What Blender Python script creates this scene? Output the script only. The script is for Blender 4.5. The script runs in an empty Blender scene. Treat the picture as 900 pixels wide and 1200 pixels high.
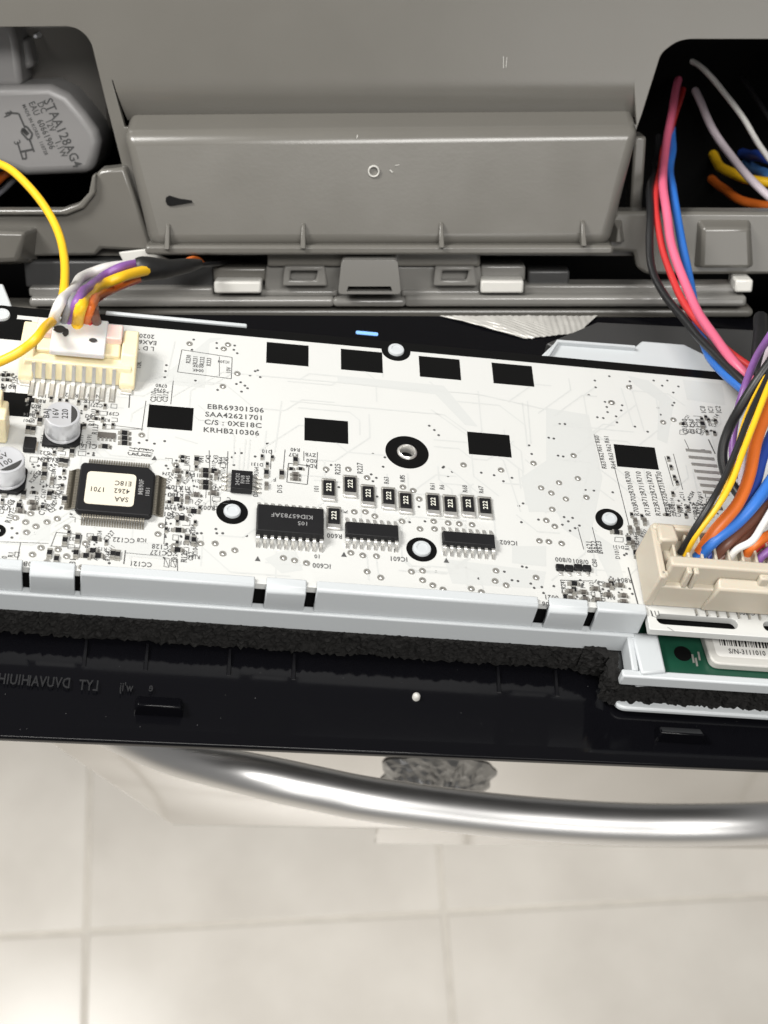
import bpy, bmesh, math, random
from mathutils import Vector, Matrix, noise
from mathutils.geometry import tessellate_polygon

random.seed(7)
SC = bpy.context.scene
COL = SC.collection

# ------------------------------------------------------------------ camera
FPX = 1800.0                                  # focal length in photo pixels (photo 900 x 1200)
CAM_H = 1.13                                  # metres above the floor
# floor axes as seen by the camera (x right, y up, z towards the viewer)
fv = Vector((-0.142, 1.944, -1.0)).normalized()
fu = Vector((1.0, 0.033, -0.078)); fu = (fu - fv * fu.dot(fv)).normalized()
fn = fu.cross(fv).normalized()
R_CW = Matrix((fu, fv, fn))                   # camera space -> world
CAM = Vector((0, 0, CAM_H))
def W(p): return R_CW @ Vector(p) + CAM
def Wd(d): return R_CW @ Vector(d)

cd = bpy.data.cameras.new('camera'); cam = bpy.data.objects.new('camera', cd); COL.objects.link(cam)
cam.matrix_world = Matrix.Translation(CAM) @ R_CW.to_4x4()
cd.sensor_fit = 'VERTICAL'; cd.sensor_height = 36.0; cd.lens = FPX / 1200.0 * 36.0
cd.clip_start = 0.02; cd.clip_end = 60.0
cd.dof.use_dof = True; cd.dof.focus_distance = 0.285; cd.dof.aperture_fstop = 36.0
SC.camera = cam

# ------------------------------------------------------------------ world, lamps, exposure
wd = bpy.data.worlds.new('World'); SC.world = wd; wd.use_nodes = True
bg = wd.node_tree.nodes['Background']
bg.inputs['Color'].default_value = (1.0, 0.985, 0.965, 1); bg.inputs['Strength'].default_value = 0.20

def area_lamp(name, loc, target, size, power, color=(1, 0.98, 0.945), size_y=None):
    ld = bpy.data.lights.new(name, 'AREA'); ld.energy = power; ld.color = color
    ld.shape = 'RECTANGLE' if size_y else 'SQUARE'; ld.size = size
    if size_y: ld.size_y = size_y
    o = bpy.data.objects.new(name, ld); COL.objects.link(o)
    o.location = loc
    o.rotation_euler = (Vector(target) - Vector(loc)).to_track_quat('-Z', 'Y').to_euler()
    return o
area_lamp('ceiling_lamp', (0.15, -0.62, 3.0), (0, 0.2, 0.6), 1.3, 43, size_y=0.45)
area_lamp('board_fill', (-0.36, 0.31, 1.40), (-0.03, 0.16, 0.88), 0.22, 5.2)  # unseen fill light added to brighten the board towards its left
area_lamp('highlight_fill', (0.5, -1.7, 2.0), (0, 0.2, 0.7), 1.0, 8, size_y=0.8)  # unseen panel light added for highlights on handle and housing

SC.view_settings.view_transform = 'Standard'; SC.view_settings.look = 'None'
SC.view_settings.exposure = 0.0; SC.view_settings.gamma = 1.0

# ------------------------------------------------------------------ frames
def ray(x, y): return Vector(((x - 450) / FPX, (600 - y) / FPX, -1.0))
class Frame:
    """a real plane in the place; axes X, Y, N given in camera space, lengths in mm"""
    def __init__(s, O, X, Y, N=None):
        s.O = Vector(O); s.X = Vector(X).normalized(); Y = Vector(Y)
        s.Y = (Y - s.X * Y.dot(s.X)).normalized(); s.N = s.X.cross(s.Y).normalized()
        s.M = Matrix.Translation(W(s.O)) @ (R_CW @ Matrix((s.X, s.Y, s.N)).transposed()).to_4x4()
    def hit(s, x, y, h=0.0):
        r = ray(x, y); P = s.O + s.N * (h * 0.001)
        return r * (P.dot(s.N) / r.dot(s.N))
    def loc(s, x, y, h=0.0):
        d = (s.hit(x, y, h) - s.O) * 1000.0
        return (d.dot(s.X), d.dot(s.Y))
    def p3(s, x, y, h=0.0):
        a, b = s.loc(x, y, h); return (a, b, h)
    def depth(s, x, y, h=0.0): return -s.hit(x, y, h).z
    def local(s, P):
        d = (Vector(P) - s.O) * 1000.0
        return Vector((d.dot(s.X), d.dot(s.Y), d.dot(s.N)))

bu = Vector((1, -0.078, -0.133)); bv = Vector((-0.0417, 1.1667, -1.0))
B = Frame(ray(450, 560) * 0.281, bu, bv)                       # the circuit board's top face
tb = math.radians(-22)
H = Frame(ray(450, 300) * 0.352, (1, 0, 0), (0, math.cos(tb), -math.sin(tb)))   # console housing wall
dx_ = R_CW @ Vector((1, 0, 0)); dx_.z = 0; dx_.normalize()
dXc = R_CW.transposed() @ dx_
D = Frame(ray(450, 882) * 0.43, dXc, R_CW.transposed() @ Vector((0, 0, 1)))     # steel door, upright
I4 = Matrix.Identity(4)

# ------------------------------------------------------------------ materials
MATS = {}
def mat(name, col, rough=0.5, metal=0.0, var=0.0, vscale=40.0, bump=0.0, bscale=400.0, coat=0.0, emit=None, spec=0.5, rvar=0.0, aniso=None, trans=0.0, col2=None):
    m = bpy.data.materials.new(name); m.use_nodes = True
    nt = m.node_tree; N = nt.nodes; L = nt.links; p = N['Principled BSDF']
    p.inputs['Base Color'].default_value = (*col, 1); p.inputs['Roughness'].default_value = rough
    p.inputs['Metallic'].default_value = metal; p.inputs['Coat Weight'].default_value = coat
    p.inputs['Specular IOR Level'].default_value = spec
    if trans: p.inputs['Subsurface Weight'].default_value = trans; p.inputs['Subsurface Scale'].default_value = 0.002
    if emit: p.inputs['Emission Color'].default_value = (*emit[0], 1); p.inputs['Emission Strength'].default_value = emit[1]
    tc = N.new('ShaderNodeTexCoord'); src = tc.outputs['Object']
    if aniso:
        mp = N.new('ShaderNodeMapping'); mp.inputs['Scale'].default_value = aniso; L.new(src, mp.inputs['Vector']); src = mp.outputs['Vector']
    if var or rvar:
        n = N.new('ShaderNodeTexNoise'); n.inputs['Scale'].default_value = vscale; n.inputs['Detail'].default_value = 6
        L.new(src, n.inputs['Vector'])
        if var:
            r = N.new('ShaderNodeValToRGB'); r.color_ramp.elements[0].position = 0.15; r.color_ramp.elements[1].position = 0.85
            c2 = col2 or tuple(c * (1 - var) for c in col)
            r.color_ramp.elements[0].color = (*c2, 1); r.color_ramp.elements[1].color = (*[min(1, c * (1 + var * 0.3)) for c in col], 1)
            L.new(n.outputs['Fac'], r.inputs['Fac']); L.new(r.outputs['Color'], p.inputs['Base Color'])
        if rvar:
            mr = N.new('ShaderNodeMapRange'); mr.inputs['From Min'].default_value = 0.1; mr.inputs['From Max'].default_value = 0.9
            mr.inputs['To Min'].default_value = max(0.02, rough - rvar); mr.inputs['To Max'].default_value = rough + rvar
            L.new(n.outputs['Fac'], mr.inputs['Value']); L.new(mr.outputs['Result'], p.inputs['Roughness'])
    if bump:
        n2 = N.new('ShaderNodeTexNoise'); n2.inputs['Scale'].default_value = bscale; n2.inputs['Detail'].default_value = 4
        L.new(src, n2.inputs['Vector'])
        b = N.new('ShaderNodeBump'); b.inputs['Strength'].default_value = bump; b.inputs['Distance'].default_value = 0.0004
        L.new(n2.outputs['Fac'], b.inputs['Height']); L.new(b.outputs['Normal'], p.inputs['Normal'])
    MATS[name] = m; return m

mat('pcb_white', (0.575, 0.58, 0.565), 0.24, var=0.05, vscale=30, bump=0.08, bscale=120, rvar=0.06)
mat('pour', (0.52, 0.53, 0.52), 0.26)
mat('silk', (0.035, 0.035, 0.035), 0.6)
mat('silk_grey', (0.07, 0.07, 0.07), 0.6)
mat('ink', (0.008, 0.008, 0.008), 0.7, spec=0.1)
mat('black_mask', (0.004, 0.004, 0.004), 0.3, rvar=0.08, vscale=200, spec=0.2)
mat('chip_black', (0.010, 0.010, 0.011), 0.5, spec=0.25, bump=0.12, bscale=6000, var=0.2, vscale=300)
mat('mark_grey', (0.22, 0.22, 0.22), 0.6)
mat('mark_white', (0.7, 0.7, 0.62), 0.6)
mat('solder', (0.74, 0.73, 0.70), 0.32, 0.75, rvar=0.1, vscale=900)
mat('solder_dull', (0.42, 0.41, 0.38), 0.45, 0.6, var=0.3, vscale=1500)
mat('lead_dark', (0.24, 0.22, 0.18), 0.4, 0.5)
mat('tan_chip', (0.11, 0.10, 0.09), 0.5, var=0.3, vscale=2000)
mat('sticker', (0.63, 0.59, 0.49), 0.55)
mat('alu', (0.72, 0.73, 0.76), 0.36, 0.55)
mat('alu_top', (0.55, 0.57, 0.62), 0.35, 0.9)
mat('cream', (0.80, 0.70, 0.46), 0.38, var=0.06, vscale=120, trans=0.15)
mat('beige', (0.53, 0.475, 0.385), 0.42, var=0.06, vscale=120, trans=0.1)
mat('plug_white', (0.66, 0.655, 0.64), 0.35, trans=0.2)
mat('pink_clear', (0.78, 0.58, 0.53), 0.3, trans=0.3)
mat('tray_white', (0.51, 0.535, 0.55), 0.34, var=0.03, vscale=60, bump=0.04, bscale=900)
mat('foam', (0.017, 0.0165, 0.016), 0.95, var=0.6, vscale=900, bump=1.0, bscale=1600, spec=0.15)
mat('fascia_black', (0.003, 0.003, 0.004), 0.10, rvar=0.06, vscale=60, spec=0.2)
mat('fascia_matte', (0.004, 0.004, 0.005), 0.3, rvar=0.06, vscale=80, spec=0.2)
mat('dark_grey', (0.042, 0.042, 0.042), 0.4, bump=0.05, bscale=700)
mat('embossed', (0.014, 0.014, 0.015), 0.35, spec=0.3)
mat('blue_patch', (0.22, 0.45, 0.95), 0.3, emit=((0.25, 0.5, 1.0), 0.25))
mat('grey_plastic', (0.128, 0.122, 0.109), 0.24, var=0.05, vscale=70, bump=0.03, bscale=1300, rvar=0.05)
mat('grey_gloss', (0.185, 0.18, 0.168), 0.18, 0.0, var=0.06, vscale=30, bump=0.04, bscale=500)
mat('white_clip', (0.60, 0.59, 0.555), 0.4)
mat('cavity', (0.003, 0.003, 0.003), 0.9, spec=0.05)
mat('motor_white', (0.19, 0.186, 0.184), 0.36, var=0.05, vscale=60)
mat('motor_dark', (0.07, 0.065, 0.058), 0.45)
mat('steel', (0.62, 0.605, 0.585), 0.09, 1.0, rvar=0.04, vscale=60, aniso=(1, 12, 12), bump=0.01, bscale=40)
mat('steel_handle', (0.80, 0.795, 0.79), 0.37, 1.0, rvar=0.03, vscale=60, aniso=(0.3, 12, 12))
mat('door_reflection', (0.34, 0.34, 0.34), 0.32, 1.0, var=0.5, vscale=150)
mat('pale_strip', (0.50, 0.49, 0.46), 0.3, 0.2, var=0.2, vscale=300)
mat('green_pcb', (0.010, 0.060, 0.035), 0.25, var=0.3, vscale=150)
mat('label_white', (0.72, 0.71, 0.68), 0.5)
mat('module_grey', (0.50, 0.49, 0.46), 0.4)
mat('tile', (0.88, 0.84, 0.77), 0.20, var=0.2, vscale=10.0, rvar=0.08, col2=(0.68, 0.635, 0.57), bump=0.05, bscale=30)  # broad mottling also paints cloudy glare and shade into the tile colour
mat('grout', (0.76, 0.72, 0.65), 0.85, var=0.15, vscale=60)
for nm, c in dict(yellow=(0.85, 0.50, 0.015), red=(0.54, 0.035, 0.035), pink=(0.72, 0.14, 0.24), blue=(0.03, 0.16, 0.56), navy=(0.02, 0.06, 0.33),
                  black=(0.012, 0.012, 0.013), white=(0.75, 0.73, 0.70), purple=(0.24, 0.10, 0.34), orange=(0.70, 0.155, 0.02), brown=(0.17, 0.07, 0.045),
                  grey=(0.28, 0.28, 0.30), darkred=(0.30, 0.03, 0.05), lilac=(0.55, 0.48, 0.52), lightblue=(0.10, 0.30, 0.72)).items():
    mat('wire_' + nm, c, 0.42, var=0.14, vscale=120, bump=0.04, bscale=600)
mat('tape', (0.010, 0.010, 0.010), 0.45, bump=0.5, bscale=350)

# ------------------------------------------------------------------ mesh helpers (all lengths in mm)
TEXTS = {}
def text_mesh(s):
    if s not in TEXTS:
        c = bpy.data.curves.new('text', 'FONT'); c.body = s; c.size = 1.0; c.align_x = 'CENTER'; c.align_y = 'CENTER'
        c.resolution_u = 2; c.offset = 0.016; c.space_character = 1.08
        o = bpy.data.objects.new('text', c)
        m = o.to_mesh()
        TEXTS[s] = ([tuple(v.co) for v in m.vertices], [tuple(p.vertices) for p in m.polygons])
        o.to_mesh_clear(); bpy.data.objects.remove(o); bpy.data.curves.remove(c)
    return TEXTS[s]

class MB:
    def __init__(s): s.v = []; s.f = []
    def add(s, vs, fs):
        b = len(s.v); s.v += [tuple(v) for v in vs]; s.f += [tuple(i + b for i in f) for f in fs]; return s
    def box(s, x0, x1, y0, y1, z0, z1):
        return s.prism([(x0, y0), (x1, y0), (x1, y1), (x0, y1)], z0, z1)
    def cbox(s, cx, cy, w, l, z0, z1): return s.box(cx - w / 2, cx + w / 2, cy - l / 2, cy + l / 2, z0, z1)
    def prism(s, poly, z0, z1):
        n = len(poly)
        return s.loft([(x, y, z0) for x, y in poly], [(x, y, z1) for x, y in poly])
    def loft(s, a, b):
        n = len(a)
        return s.add(list(a) + list(b), [tuple(range(n - 1, -1, -1)), tuple(range(n, 2 * n))] + [(i, (i + 1) % n, n + (i + 1) % n, n + i) for i in range(n)])
    def sect(s, sec, x0, x1):
        return s.loft([(x0, y, z) for y, z in sec], [(x1, y, z) for y, z in sec])
    def sectv(s, sec, y0, y1):
        return s.loft([(x, y0, z) for x, z in sec], [(x, y1, z) for x, z in sec])
    def cyl(s, cx, cy, z0, z1, r0, r1=None, n=24):
        r1 = r0 if r1 is None else r1
        a = [(math.cos(2 * math.pi * i / n), math.sin(2 * math.pi * i / n)) for i in range(n)]
        return s.loft([(cx + r0 * c, cy + r0 * q, z0) for c, q in a], [(cx + r1 * c, cy + r1 * q, z1) for c, q in a])
    def lathe(s, cx, cy, prof, n=32):
        b = []; k = len(prof)
        vs = [(cx + r * math.cos(2 * math.pi * i / n), cy + r * math.sin(2 * math.pi * i / n), z) for i in range(n) for r, z in prof]
        fs = [(i * k + j, ((i + 1) % n) * k + j, ((i + 1) % n) * k + j + 1, i * k + j + 1) for i in range(n) for j in range(k - 1)]
        return s.add(vs, fs)
    def ring(s, cx, cy, r0, r1, z0, z1, n=32):
        return s.lathe(cx, cy, [(r0, z0), (r1, z0), (r1, z1), (r0, z1), (r0, z0)], n)
    def plate(s, outer, holes, z0, z1):
        loops = [outer] + holes; flat = [p for l in loops for p in l]
        tris = tessellate_polygon([[Vector((x, y, 0)) for x, y in l] for l in loops])
        n = len(flat); vs = [(x, y, z1) for x, y in flat] + [(x, y, z0) for x, y in flat]
        fs = [tuple(t) for t in tris] + [tuple(i + n for i in reversed(t)) for t in tris]
        b = 0
        for l in loops:
            k = len(l)
            fs += [(b + i, b + (i + 1) % k, n + b + (i + 1) % k, n + b + i) for i in range(k)]
            b += k
        return s.add(vs, fs)
    def tube(s, pts, rad, n=10, cap=True, flat=1.0):
        pts = [Vector(p) for p in pts]; m = len(pts)
        rad = [rad] * m if not isinstance(rad, (list, tuple)) else rad
        t = (pts[1] - pts[0]).normalized(); a = t.orthogonal().normalized(); vs = []
        for i, p in enumerate(pts):
            t = (pts[min(i + 1, m - 1)] - pts[max(i - 1, 0)]).normalized()
            a = (a - t * a.dot(t)).normalized(); bb = t.cross(a)
            vs += [p + (a * math.cos(2 * math.pi * k / n) + bb * math.sin(2 * math.pi * k / n) * flat) * rad[i] for k in range(n)]
        fs = [(i * n + k, i * n + (k + 1) % n, (i + 1) * n + (k + 1) % n, (i + 1) * n + k) for i in range(m - 1) for k in range(n)]
        if cap: fs += [tuple(range(n - 1, -1, -1)), tuple(range((m - 1) * n, m * n))]
        return s.add(vs, fs)
    def text(s, t, cx, cy, z, size, rot=0.0, sx=1.0, mirror=False):
        vs, fs = text_mesh(t); c, q = math.cos(rot), math.sin(rot); out = []
        for x, y, _ in vs:
            x *= size * sx * (-1 if mirror else 1); y *= size
            out.append((cx + x * c - y * q, cy + x * q + y * c, z))
        return s.add(out, fs)
    def line(s, p, q, w, z):
        p = Vector(p); q = Vector(q); d = (q - p); d.normalize(); n = Vector((-d.y, d.x)) * (w / 2)
        return s.add([(*(p + n), z), (*(p - n), z), (*(q - n), z), (*(q + n), z)], [(0, 1, 2, 3)])
    def disc(s, cx, cy, z, r, n=12):
        return s.add([(cx + r * math.cos(2 * math.pi * i / n), cy + r * math.sin(2 * math.pi * i / n), z) for i in range(n)], [tuple(range(n))])
    def mesh(s, name, m, smooth=False, recalc=True):
        me = bpy.data.meshes.new(name)
        me.from_pydata([(x * 0.001, y * 0.001, z * 0.001) for x, y, z in s.v], [], s.f)
        if recalc:
            bm = bmesh.new(); bm.from_mesh(me); bmesh.ops.recalc_face_normals(bm, faces=bm.faces); bm.to_mesh(me); bm.free()
        me.materials.append(MATS[m])
        if smooth:
            for p in me.polygons: p.use_smooth = True
        return me
    def build(s, name, m, parent=None, smooth=False, bevel=0.0, seg=2, kind=None, M=None, recalc=True, origin=None):
        if origin:
            ox, oy, oz = origin; s.v = [(x - ox, y - oy, z - oz) for x, y, z in s.v]
        o = bpy.data.objects.new(name, s.mesh(name, m, smooth, recalc)); COL.objects.link(o)
        if parent: o.parent = parent
        if M is not None: o.matrix_world = M
        if origin:
            t = Matrix.Translation(Vector(origin) * 0.001)
            if M is not None: o.matrix_world = M @ t
            else: o.location = Vector(origin) * 0.001
        if bevel:
            md = o.modifiers.new('bevel', 'BEVEL'); md.width = bevel * 0.001; md.segments = seg; md.limit_method = 'ANGLE'; md.angle_limit = math.radians(35)
            md.harden_normals = False
            for p in o.data.polygons: p.use_smooth = True
            try: o.data.set_sharp_from_angle(angle=math.radians(40))
            except Exception: pass
        elif smooth:
            try: o.data.set_sharp_from_angle(angle=math.radians(50))
            except Exception: pass
        if kind: o['kind'] = kind
        return o

def tag(o, label, cat=None, group=None, kind=None):
    if label: o['label'] = label
    if cat: o['category'] = cat
    if group: o['group'] = group
    if kind: o['kind'] = kind
    return o
def thing(name, M, label, cat, group=None):
    o = bpy.data.objects.new(name, None); COL.objects.link(o); o.matrix_world = M; o.empty_display_size = 0.01
    return tag(o, label, cat, group)
def dup(o, loc, parent=None, rotz=None):
    c = o.copy(); COL.objects.link(c)
    if parent is not None: c.parent = parent; c.matrix_parent_inverse = I4
    c.location = Vector(loc) * 0.001
    if rotz is not None: c.rotation_euler = (0, 0, rotz)
    return c

def spline(pts, n=10):
    """Catmull-Rom through points"""
    P = [Vector(p) for p in pts]; P = [P[0] * 2 - P[1]] + P + [P[-1] * 2 - P[-2]]; out = []
    for i in range(1, len(P) - 2):
        a, b, c, d = P[i - 1:i + 3]
        for k in range(n):
            t = k / n
            out.append(0.5 * ((2 * b) + (c - a) * t + (2 * a - 5 * b + 4 * c - d) * t * t + (3 * b - a - 3 * c + d) * t ** 3))
    out.append(P[-2]); return out
def rounded(poly, r, n=5):
    out = []; m = len(poly)
    for i in range(m):
        p = Vector(poly[i]); a = Vector(poly[i - 1]); b = Vector(poly[(i + 1) % m])
        rr = r[i] if isinstance(r, (list, tuple)) else r
        rr = min(rr, (a - p).length * 0.48, (b - p).length * 0.48)
        if rr <= 0: out.append(tuple(p)); continue
        A = p + (a - p).normalized() * rr; C = p + (b - p).normalized() * rr
        for k in range(n + 1):
            t = k / n; out.append(tuple(A * (1 - t) ** 2 + p * 2 * t * (1 - t) + C * t * t))
    return out

b = B.loc

# ================================================================== FLOOR
def on_floor(x, y):
    r = Wd(ray(x, y)); return CAM + r * (-CAM_H / r.z)
TX0, TY0 = on_floor(101, 1092).x, on_floor(101, 1092).y
TS = on_floor(521, 1077).x - TX0                      # tile pitch in metres
floor = MB().box(-3000, 3000, -3000, 3000, -40, -1.6).build('floor', 'grout', kind='structure')
floor['label'] = 'pale beige floor of large square tiles with recessed grout'
tl = MB().cbox(0, 0, TS * 1000 - 3.4, TS * 1000 - 3.4, -4, 0).build('tile', 'tile', floor, bevel=1.2)
first = True
for i in range(-5, 6):
    for j in range(-4, 6):
        loc = ((TX0 + (i + 0.5) * TS) * 1000, (TY0 + (j - 0.5) * TS) * 1000, random.uniform(-0.3, 0.3))
        if first: tl.location = Vector(loc) * 0.001; first = False
        else: dup(tl, loc, floor)

# ================================================================== STEEL DOOR WITH BOW HANDLE
door = thing('appliance_door', D.M, 'upright brushed steel appliance door with a bowed handle below the black fascia', 'door')
d = D.loc
xl, zt = d(40, 840); xr = d(1150, 880)[0]
p1 = d(70, 880); p2 = d(200, 967); p3 = d(443, 968); p4 = d(443, 994); p5 = d(1150, 994)
MB().plate([(p1[0] - 12, p1[1] + 40), (p1[0], p1[1]), p2, (p3[0], p2[1]), (xr, p2[1]), (xr, p1[1] + 40)], [], -26, 0).build('steel_panel', 'steel', door, bevel=1.0)
MB().box(p3[0], xr, p4[1], p2[1] - 0.6, -24, -1.5).build('kick_strip', 'steel', door, bevel=0.6)
hp = [(100, 846, 6), (135, 862, 13), (200, 886, 22), (283, 905, 28), (370, 924, 31), (450, 939, 33), (600, 957, 34), (750, 966, 34), (900, 964, 32), (1040, 952, 24), (1110, 940, 4)]
pts = spline([D.p3(*q) for q in hp], 10)
MB().tube(pts, [5.2 - 1.9 * max(0.0, 1 - i / (len(pts) * 0.35)) for i in range(len(pts))], 28).build('handle', 'steel_handle', door, smooth=True)

# reflection in the door, shaped as a crumpled metal patch behind the handle
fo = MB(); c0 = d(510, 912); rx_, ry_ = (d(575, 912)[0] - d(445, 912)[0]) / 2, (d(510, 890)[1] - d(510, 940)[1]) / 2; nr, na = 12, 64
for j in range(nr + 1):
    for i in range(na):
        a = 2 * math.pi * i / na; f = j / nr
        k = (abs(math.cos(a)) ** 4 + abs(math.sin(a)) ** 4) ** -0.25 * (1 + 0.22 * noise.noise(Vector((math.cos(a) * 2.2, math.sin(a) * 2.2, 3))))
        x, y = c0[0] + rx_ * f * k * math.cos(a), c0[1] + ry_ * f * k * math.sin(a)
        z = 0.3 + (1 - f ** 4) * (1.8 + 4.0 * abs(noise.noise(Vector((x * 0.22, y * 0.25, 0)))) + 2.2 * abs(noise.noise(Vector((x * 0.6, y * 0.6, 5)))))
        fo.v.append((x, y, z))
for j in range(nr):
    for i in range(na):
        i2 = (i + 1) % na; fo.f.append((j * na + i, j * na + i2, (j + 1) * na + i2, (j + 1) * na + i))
f_ = fo.build('reflection_patch', 'door_reflection', M=D.M, origin=D.p3(510, 915, 0))
tag(f_, 'dark grey reflection in the steel door behind the bowed handle, shaped as a crumpled patch', 'door_reflection')

# ================================================================== BLACK FASCIA (lies under the board)
vF = b(450, 694)[1]                                   # front edge of the board
uL, uR = -130, 140
fas = thing('control_fascia', B.M, 'glossy black control panel fascia lying under the white circuit board', 'control panel')
HF = -17.0
vE = B.loc(450, 884, HF)[1]; vM = B.loc(450, 812, HF)[1]; vT = B.loc(450, 370, HF)[1] + 30
vT = vF + 2
eL, eR = B.loc(0, 861, HF), B.loc(900, 899, HF); sl_e = (eR[1] - eL[1]) / (eR[0] - eL[0])
def fsec(u):
    ve = eL[1] + sl_e * (u - eL[0])
    return [(u, y, z) for y, z in ((vT, HF), (vM + 1.2, HF), (vM - 1.0, HF - 0.5), (ve + 3.0, HF - 0.9), (ve + 1.2, HF - 0.5), (ve + 0.2, HF - 0.7), (ve, HF - 1.2), (ve + 0.3, HF - 2.4), (vT, HF - 5))]
MB().loft(fsec(uL), fsec(uR)).build('panel', 'fascia_black', fas, bevel=0.15, seg=2)
bk = [B.loc(x, y, HF) for x, y in ((-260, 366), (930, 373), (1150, 380))]
MB().prism([(uL, vT), (uR, vT), (bk[2][0], bk[2][1]), bk[1], bk[0], (uL, bk[0][1])], HF - 5, HF).build('rear_panel', 'fascia_black', fas)
# strengthening pockets between the upright ribs
for (x0, x1) in ((97, 170), (268, 282), (344, 352), (583, 650), (705, 716)):
    u0 = B.loc(x0, 790, HF)[0]; u1 = B.loc(x1, 790, HF)[0]
    for (xx, yy) in (((x0, u0),) if x1 - x0 < 20 else ((x0, u0), (x1, u1))):
        va = vF - 8.5; MB().add([(yy - 0.4, vM + 1.5, HF + 0.02), (yy + 0.4, vM + 1.5, HF + 0.02), (yy + 0.4, va + 6, HF + 0.02), (yy - 0.4, va + 6, HF + 0.02), (yy - 0.3, vM + 1.6, HF + 0.15), (yy + 0.3, vM + 1.6, HF + 0.15), (yy + 0.2, va + 6, HF + 0.9), (yy - 0.2, va + 6, HF + 0.9)],
              [(0, 1, 2, 3), (4, 5, 6, 7), (0, 1, 5, 4), (1, 2, 6, 5), (2, 3, 7, 6), (3, 0, 4, 7)]).build('rib', 'fascia_matte', fas)
for (x0, y0, x1, y1) in ((158, 817, 215, 838), (767, 853, 826, 870)):
    q0 = B.loc(x0, y0, HF); q1 = B.loc(x1, y1, HF); va, vb = q1[1], q0[1]; hh = 1.8 if y0 in (817, 853) else 0.04
    tb_ = MB().loft([(q0[0], va, HF - 1), (q1[0], va, HF - 1), (q1[0], vb, HF - 1), (q0[0], vb, HF - 1)],
              [(q0[0] + .5, va + .4, HF + hh), (q1[0] - .5, va + .4, HF + hh), (q1[0] - .5, vb, HF + hh * 0.4), (q0[0] + .5, vb, HF + hh * 0.4)])
    tb_.build('locking_tab', 'fascia_black', fas, bevel=0.3)
e_ = MB()
for t, x, y, sz in (('HIUIH', 16, 797, 3.0), ('DVUVAI', 58, 800, 3.0), ('LYT', 104, 804, 3.0), ("w'ij", 148, 806, 2.5), ('e', 177, 806, 2.6)):
    q = B.loc(x, y, HF); e_.text(t, q[0], q[1], HF + 0.08, sz, mirror=True, sx=0.62)
e_.build('embossed_lettering', 'embossed', fas, recalc=False)
q = B.loc(488, 816, HF); MB().lathe(q[0], q[1], [(0.75, HF - 1), (0.7, HF + 0.2), (0.45, HF + 0.6), (0.01, HF + 0.75)], 14).build('moulding_point', 'module_grey', fas, smooth=True)
q0 = B.loc(417, 388, HF); q1 = B.loc(443, 394, HF)
MB().prism(rounded([(q0[0], q1[1]), (q1[0], q1[1]), (q1[0], q0[1]), (q0[0], q0[1])], 0.4), HF - 1, HF + 0.15).build('blue_patch', 'blue_patch', fas)  # small blue patch with a faint glow put into its material
du = MB(); rd = random.Random(5)
for k in range(36):
    q = B.loc(rd.uniform(-20, 880), rd.uniform(775, 855), HF); du.disc(q[0], q[1], HF + 0.02 if q[1] > vM + 1.2 else HF - 0.3, rd.uniform(0.03, 0.06), 5)
du.build('dust', 'mark_grey', fas, recalc=False, kind='stuff')
# raised dark panel at the back of the fascia
q = [B.loc(x, y, HF + 2.5) for x, y in ((660, 412), (640, 402), (700, 377), (905, 378), (905, 470), (860, 440))]
MB().prism([q[0], q[1], q[2], (q[3][0] + 40, q[3][1]), (q[4][0] + 40, q[4][1]), q[5]], HF - 0.5, HF + 2.5).build('back_panel', 'dark_grey', fas, bevel=0.4)

# pale finely ribbed strip lying on the fascia
fm = MB(); nx, ny = 110, 8
A0, A1, A2, A3 = [Vector(B.loc(x, y, HF)) for x, y in ((515, 371), (700, 371), (678, 391), (615, 398))]
for j in range(ny + 1):
    for i in range(nx + 1):
        s, t = i / nx, j / ny
        p = (A0 * (1 - s) + A1 * s) * (1 - t) + (A3 * (1 - s) + A2 * s) * t
        z = HF + 0.3 + 0.5 * t * (1 - t) * 2 + 0.07 * math.sin(p.x * 4.4 + 0.5 * p.y) + 0.2 * noise.noise(Vector((p.x * 0.5, p.y * 0.4, 1)))
        fm.v.append((p.x, p.y, z))
for j in range(ny):
    for i in range(nx):
        a = j * (nx + 1) + i; fm.f.append((a, a + 1, a + nx + 2, a + nx + 1))
tag(fm.build('ribbed_strip', 'pale_strip', M=B.M, origin=(*((A0 + A1) / 2), HF)), 'pale finely ribbed strip lying behind the board under the grey rail', 'pale_strip')

# ================================================================== GREY CONSOLE HOUSING
h = H.loc
hou = thing('console_housing', H.M, 'grey plastic console housing standing behind the circuit board', 'console housing')
outer = [h(-220, -130), h(1120, -130), h(1120, 300), h(-220, 300)]
hl = rounded([h(-160, 33), h(88, 31), h(106, 46), h(124, 120), h(146, 205), h(140, 254), h(-160, 254)], [0, 3.0, 2, 0, 0, 0, 0])
hr = rounded([h(775, 62), h(797, 46), h(1060, 46), h(1060, 254), h(705, 254), h(714, 240), h(752, 135)], [1.5, 2.5, 0, 0, 0, 0, 0])
bp_ = MB().plate(outer, [hl, hr, [h(131, 94), h(742, 90), h(746, 146), h(146, 149)]], -2.2, 0).build('back_panel', 'grey_plastic', hou, bevel=0.2)
gv = MB(); NG = 12
for k in range(NG + 1):                               # hollow that sinks smoothly towards the pocket cover
    f = k / NG; y = 82 + 60 * f; z = 0.03 - 3.2 * max(0.0, f - 0.19) ** 2 / 0.656
    e0, e1 = h(129 + 18 * f, y + 1), h(744 + 3 * f, y - 3); gv.v += [(*e0, z), (*e1, z)]
for k in range(NG): gv.f.append((2 * k, 2 * k + 1, 2 * k + 3, 2 * k + 2))
gv.build('groove', 'grey_plastic', hou, smooth=True)
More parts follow.
